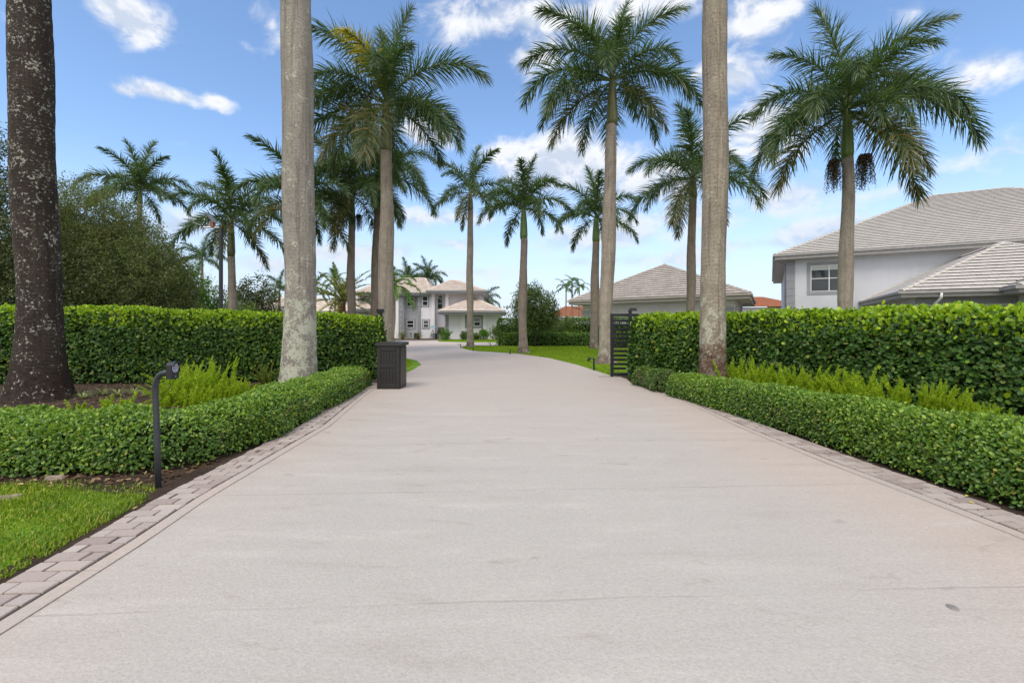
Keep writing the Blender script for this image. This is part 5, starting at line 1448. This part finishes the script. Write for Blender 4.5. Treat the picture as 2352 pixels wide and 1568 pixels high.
def cabinet():
    Yb = G(890, 894.5)[1]; s = Yb / F; x0 = (866 - CX) * s; W = (918.5 - 866) * s; H = (895 - 796) * s; D = .50
    root = thing('trash_cabinet', 'dark brown plastic trash cabinet with panelled door at the corner of the left hedge', 'cabinet', (x0, Yb, 0.012), None, math.radians(-1.5))
    T = lambda z: 1 + .010 * z / H
    b = MB()
    b.bbox(0, W, 0, D, 0, H, .010); b.build('body', MAT['bin_plastic'], root)
    # framed front: stiles, rails and sunk panels of upright boards
    f = MB(); st = .085 * W / .5
    f.bbox(.002, st, -.016, -.001, .012, H - .004, .004); f.bbox(W - st, W - .002, -.016, -.001, .012, H - .004, .004)
    zb = [(0.012, .125 * H), (.500 * H, .605 * H - .03), (H * .895, H - .004)]
    for a, c_ in zb: f.bbox(st + .001, W - st - .001, -.016, -.001, a, c_, .004)
    f.build('front_frame', MAT['bin_plastic'], root)
    def boards(nm, a, c_):
        d = MB(); n = 5; x = st + .006; w = (W - 2 * st - .012) / n
        for i in range(n): d.bbox(x + i * w + .002, x + (i + 1) * w - .002, -.009, -.001, a, c_, .003)
        return d.build(nm, MAT['bin_plastic'], root)
    boards('upper_panel', zb[1][1] + .006, zb[2][0] - .006)
    dr = boards('door', zb[0][1] + .006, zb[1][0] - .006)
    h = MB(); h.bbox(st + .012, st + .036, -.022, -.0095, H * .36, H * .40, .003); h.build('latch', MAT['bin_plastic_side'], dr)
    sd_ = MB()
    for i in range(3): sd_.bbox(W + .001, W + .012, .03 + i * .155, .165 + i * .155, .03, H - .03, .004)
    sd_.build('side_panel', MAT['bin_plastic_side'], root)
    # lid: shallow crown, overhanging front
    l = MB(); n = 12; y0, y1 = -.035, D + .02; xa, xb = -.028, W + .05
    ys = [(xa + (xb - xa) * i / n) for i in range(n + 1)]
    cr = [H + .062 + .020 * math.sin(math.pi * i / n) for i in range(n + 1)]
    v = [(x, y0, H + .002) for x in ys] + [(x, y0, z) for x, z in zip(ys, cr)] + [(x, y1, z) for x, z in zip(ys, cr)] + [(x, y1, H + .002) for x in ys]
    k = n + 1; fs = []
    for i in range(n):
        for r_ in range(3): fs.append((r_ * k + i, r_ * k + i + 1, (r_ + 1) * k + i + 1, (r_ + 1) * k + i))
        fs.append((3 * k + i, 3 * k + i + 1, i + 1, i))
    fs += [(0, k, 2 * k, 3 * k), (n, 3 * k + n, 2 * k + n, k + n)]
    l.add(v, fs); l.build('lid', MAT['bin_plastic_side'], root)


cabinet()


def lamp_post():
    Yp = 16.0; s = Yp / F; x = (507.5 - CX) * s; root = thing('street_lamp', 'black solar lamp post with a tilted panel above the left hedge', 'street lamp', (x, Yp, 0))
    Z = lambda py: CH + (HOR - py) * s
    U = lambda px: (px - 507.5) * s
    p = MB(); p.bbox(-.05, .05, -.05, .05, 0, Z(521), .01); p.build('pole', MAT['black_metal'], root)
    a = MB(); a.tube([(-.05, 0, Z(523)), (U(470), 0, Z(522)), (U(462), 0, Z(520))], .025, 8); a.build('arm', MAT['pale_metal'], root)
    h = MB(); h.hexa([(U(448), -.12, Z(513)), (U(466), -.12, Z(520)), (U(466), .12, Z(520)), (U(448), .12, Z(513)), (U(447), -.10, Z(510.5)), (U(467), -.10, Z(518)), (U(467), .10, Z(518)), (U(447), .10, Z(510.5))]); h.build('lamp_head', MAT['pole_metal'], root)
    b = MB(); b.bbox(U(484), U(492), -.05, .05, Z(521), Z(508), .005); b.build('bracket', MAT['rust_clay'], root)
    c = MB(); c.hexa([(U(494), -.16, Z(511)), (U(496), -.16, Z(512)), (U(496), .16, Z(512)), (U(494), .16, Z(511)), (U(477), -.16, Z(490)), (U(479), -.16, Z(491)), (U(479), .16, Z(491)), (U(477), .16, Z(490))]); c.build('solar_panel', MAT['solar_panel'], root)


lamp_post()

GLP = 'black garden lights along the drive edge'


def path_light(px, py, hpx, lab, tilt=0.0):
    x, y = G(px, py); s = y / F; H = hpx * s
    root = thing('path_light', lab, 'garden light', (x, y, 0.0), GLP); root.rotation_euler = (0, tilt, 0)
    st = MB(); st.bbox(-.022, .022, -.022, .022, 0, H - .021, .004); st.build('stake', MAT['black_metal'], root)
    hd = MB(); hd.bbox(-.15, .024, -.03, .03, H - .020, H, .004); hd.build('lamp_head', MAT['black_metal'], root)


path_light(1364, 851, 29, 'black L shaped garden light on the lawn between the gate and the drive')
path_light(1171, 814, 12, 'black garden light on the lawn edge left of the crownshaft palm', .12)
path_light(1087, 806, 10, 'small black garden light at the foot of the slender palm on the island')
path_light(1126, 795, 8, 'small black garden light on the far edge of the lawn island')
path_light(1059, 799.5, 10, 'small black garden light on the tip of the lawn island', -.2)


def spot():
    x, y = G(1351, 832); s = y / F
    root = thing('ground_spotlight', 'small black spotlight on a stake in the lawn near the gate palm', 'spotlight', (x + .02, y, 0), GLP)
    st = MB(); st.tube([(0, 0, 0), (0, 0, .07)], .010, 6); st.build('stake', MAT['black_metal'], root)
    h = MB(); h.tube([(-.03, -.05, .075), (0, .0, .10), (.03, .06, .135)], [.035, .045, .055], 12); h.build('lamp_head', MAT['black_metal'], root, smooth=True)


spot()


# small things on the ground
def bits():
    rng = np.random.default_rng(77)
    x, y = G(2188, 1401)
    mb = MB(); n = 20; r = .021
    v = [(r * math.cos(6.2832 * i / n), r * 1.25 * math.sin(6.2832 * i / n), 0) for i in range(n)] + [(r * .85 * math.cos(6.2832 * i / n), r * 1.25 * .85 * math.sin(6.2832 * i / n), .005) for i in range(n)]
    mb.add(v, [(i, (i + 1) % n, n + (i + 1) % n, n + i) for i in range(n)] + [tuple(range(n, 2 * n))])
    o = mb.build('drain_cover', MAT['cover_metal']); o.location = (x, y, .0125); tag(o, 'small dark round cover set in the drive at the right foreground', 'cover')

    def leaf(px, py, l, mat, lab, rz, z=.03):
        V, Fq = leaf_arrays(np.zeros((1, 3)), np.array([[1., 0, .12]]), np.array([[0., 0, 1]]), l, l * .6, .5)
        o = link('fallen_leaf', mesh_np('fallen_leaf', V, [Fq], MAT[mat])); o.location = (*G(px, py), z); o.rotation_euler = (0, 0, rz)
        tag(o, lab, 'leaf', 'fallen leaves')
    leaf(2218, 1149, .035, 'yellow_leaf', 'yellow fallen leaf on the right pavers, the one nearer the hedge', .4)
    leaf(2238, 1166, .035, 'yellow_leaf', 'yellow fallen leaf on the right pavers, the one nearer the drive', 1.9)
    leaf(33, 1131, .06, 'dry_leaf', 'tan fallen leaf on the grass at the left edge', .2, .055)
    leaf(304, 1176, .035, 'dry_leaf', 'small brown fallen leaf on the soil beside the left pavers', 1.2, .02)
    # bark slab and stone at the foot of the hedge
    for (px, py, L_, lab, mat, rz) in ((126, 1103, .15, 'flat brown stone on the soil in front of the left low hedge', 'stone', .25), (18, 1150, .20, 'flat grey stone in the grass at the left edge', 'stone', .5)):
        mb = MB(); n = 11; a = rng.uniform(.75, 1.1, n)
        v = [(L_ * .5 * a[i] * math.cos(6.2832 * i / n), L_ * .26 * a[i] * math.sin(6.2832 * i / n), 0) for i in range(n)] + [(L_ * .42 * a[i] * math.cos(6.2832 * i / n), L_ * .2 * a[i] * math.sin(6.2832 * i / n), .035 + rng.normal(0, .004)) for i in range(n)]
        mb.add(v, [(i, (i + 1) % n, n + (i + 1) % n, n + i) for i in range(n)] + [tuple(range(n, 2 * n))])
        o = mb.build('stone', MAT[mat]); o.location = (*G(px, py), .005); o.rotation_euler = (0, 0, rz); tag(o, lab, 'stone', 'stones in the left verge')


bits()


# bits against the house front
def house_bits():
    Yq = HY + 1.2; s = Yq / F
    X = lambda px: (px - CX) * s
    Z = lambda py: CH + (HOR - py) * s
    r = thing('sign_stand', 'thin dark tripod with a pale blue round sign by the white column of the house', 'sign', (X(994), Yq, 0))
    b = MB(); b.tube([(-.32, 0, 0), (0, 0, Z(757))], .02, 6); b.tube([(.20, 0, 0), (0, 0, Z(757))], .02, 6); b.tube([(0, .3, 0), (0, 0, Z(757))], .02, 6); b.build('tripod', MAT['black_metal'], r)
    p = MB(); n = 18; p.add([(.28 * math.cos(6.2832 * i / n), -.02, Z(751) + .14 * math.sin(6.2832 * i / n)) for i in range(n)] + [(.28 * math.cos(6.2832 * i / n), .02, Z(751) + .14 * math.sin(6.2832 * i / n)) for i in range(n)], [tuple(range(n)), tuple(range(2 * n - 1, n - 1, -1))] + [(i, n + i, n + (i + 1) % n, (i + 1) % n) for i in range(n)]); p.build('sign_panel', MAT['blue_sign'], r)
    r = thing('barbecue', 'dark covered barbecue against the wing flank of the house', 'barbecue', (X(1013), Yq, 0))
    b = MB(); b.bbox(-.30, .30, -.25, .25, .45, .85, .05); b.tube([(-.25, 0, .86), (.25, 0, .86)], .2, 12); b.build('body', MAT['black_metal'], r)
    for sx in (-.25, .25):
        for sy in (-.2, .2): b = MB(); b.tube([(sx, sy, 0), (sx, sy, .46)], .02, 6); b.build('leg', MAT['pole_metal'], r)
    for i, (px, w, lab) in enumerate([(1002, .22, 'slim dark planter pot beside the white column of the house'), (938, .20, 'dark box beside the larger cycad at the house wall'), (952, .42, 'low dark utility box behind the smaller cycad at the house wall')]):
        r = thing('planter' if i == 0 else 'utility_box', lab, 'planter' if i == 0 else 'box', (X(px), Yq + (.9 if i else 0), 0))
        b = MB(); b.bbox(-w / 2, w / 2, -w / 3, w / 3, 0, .45 if i else .42, .02); b.build('body', MAT['black_metal' if i != 1 else 'grey_trim_dark'], r)
        b = MB(); b.bbox(-w / 2 - .02, w / 2 + .02, -w / 3 - .02, w / 3 + .02, .452 if i else .422, .50, .01); b.build('lid' if i else 'rim', MAT['black_metal'], r)


house_bits()
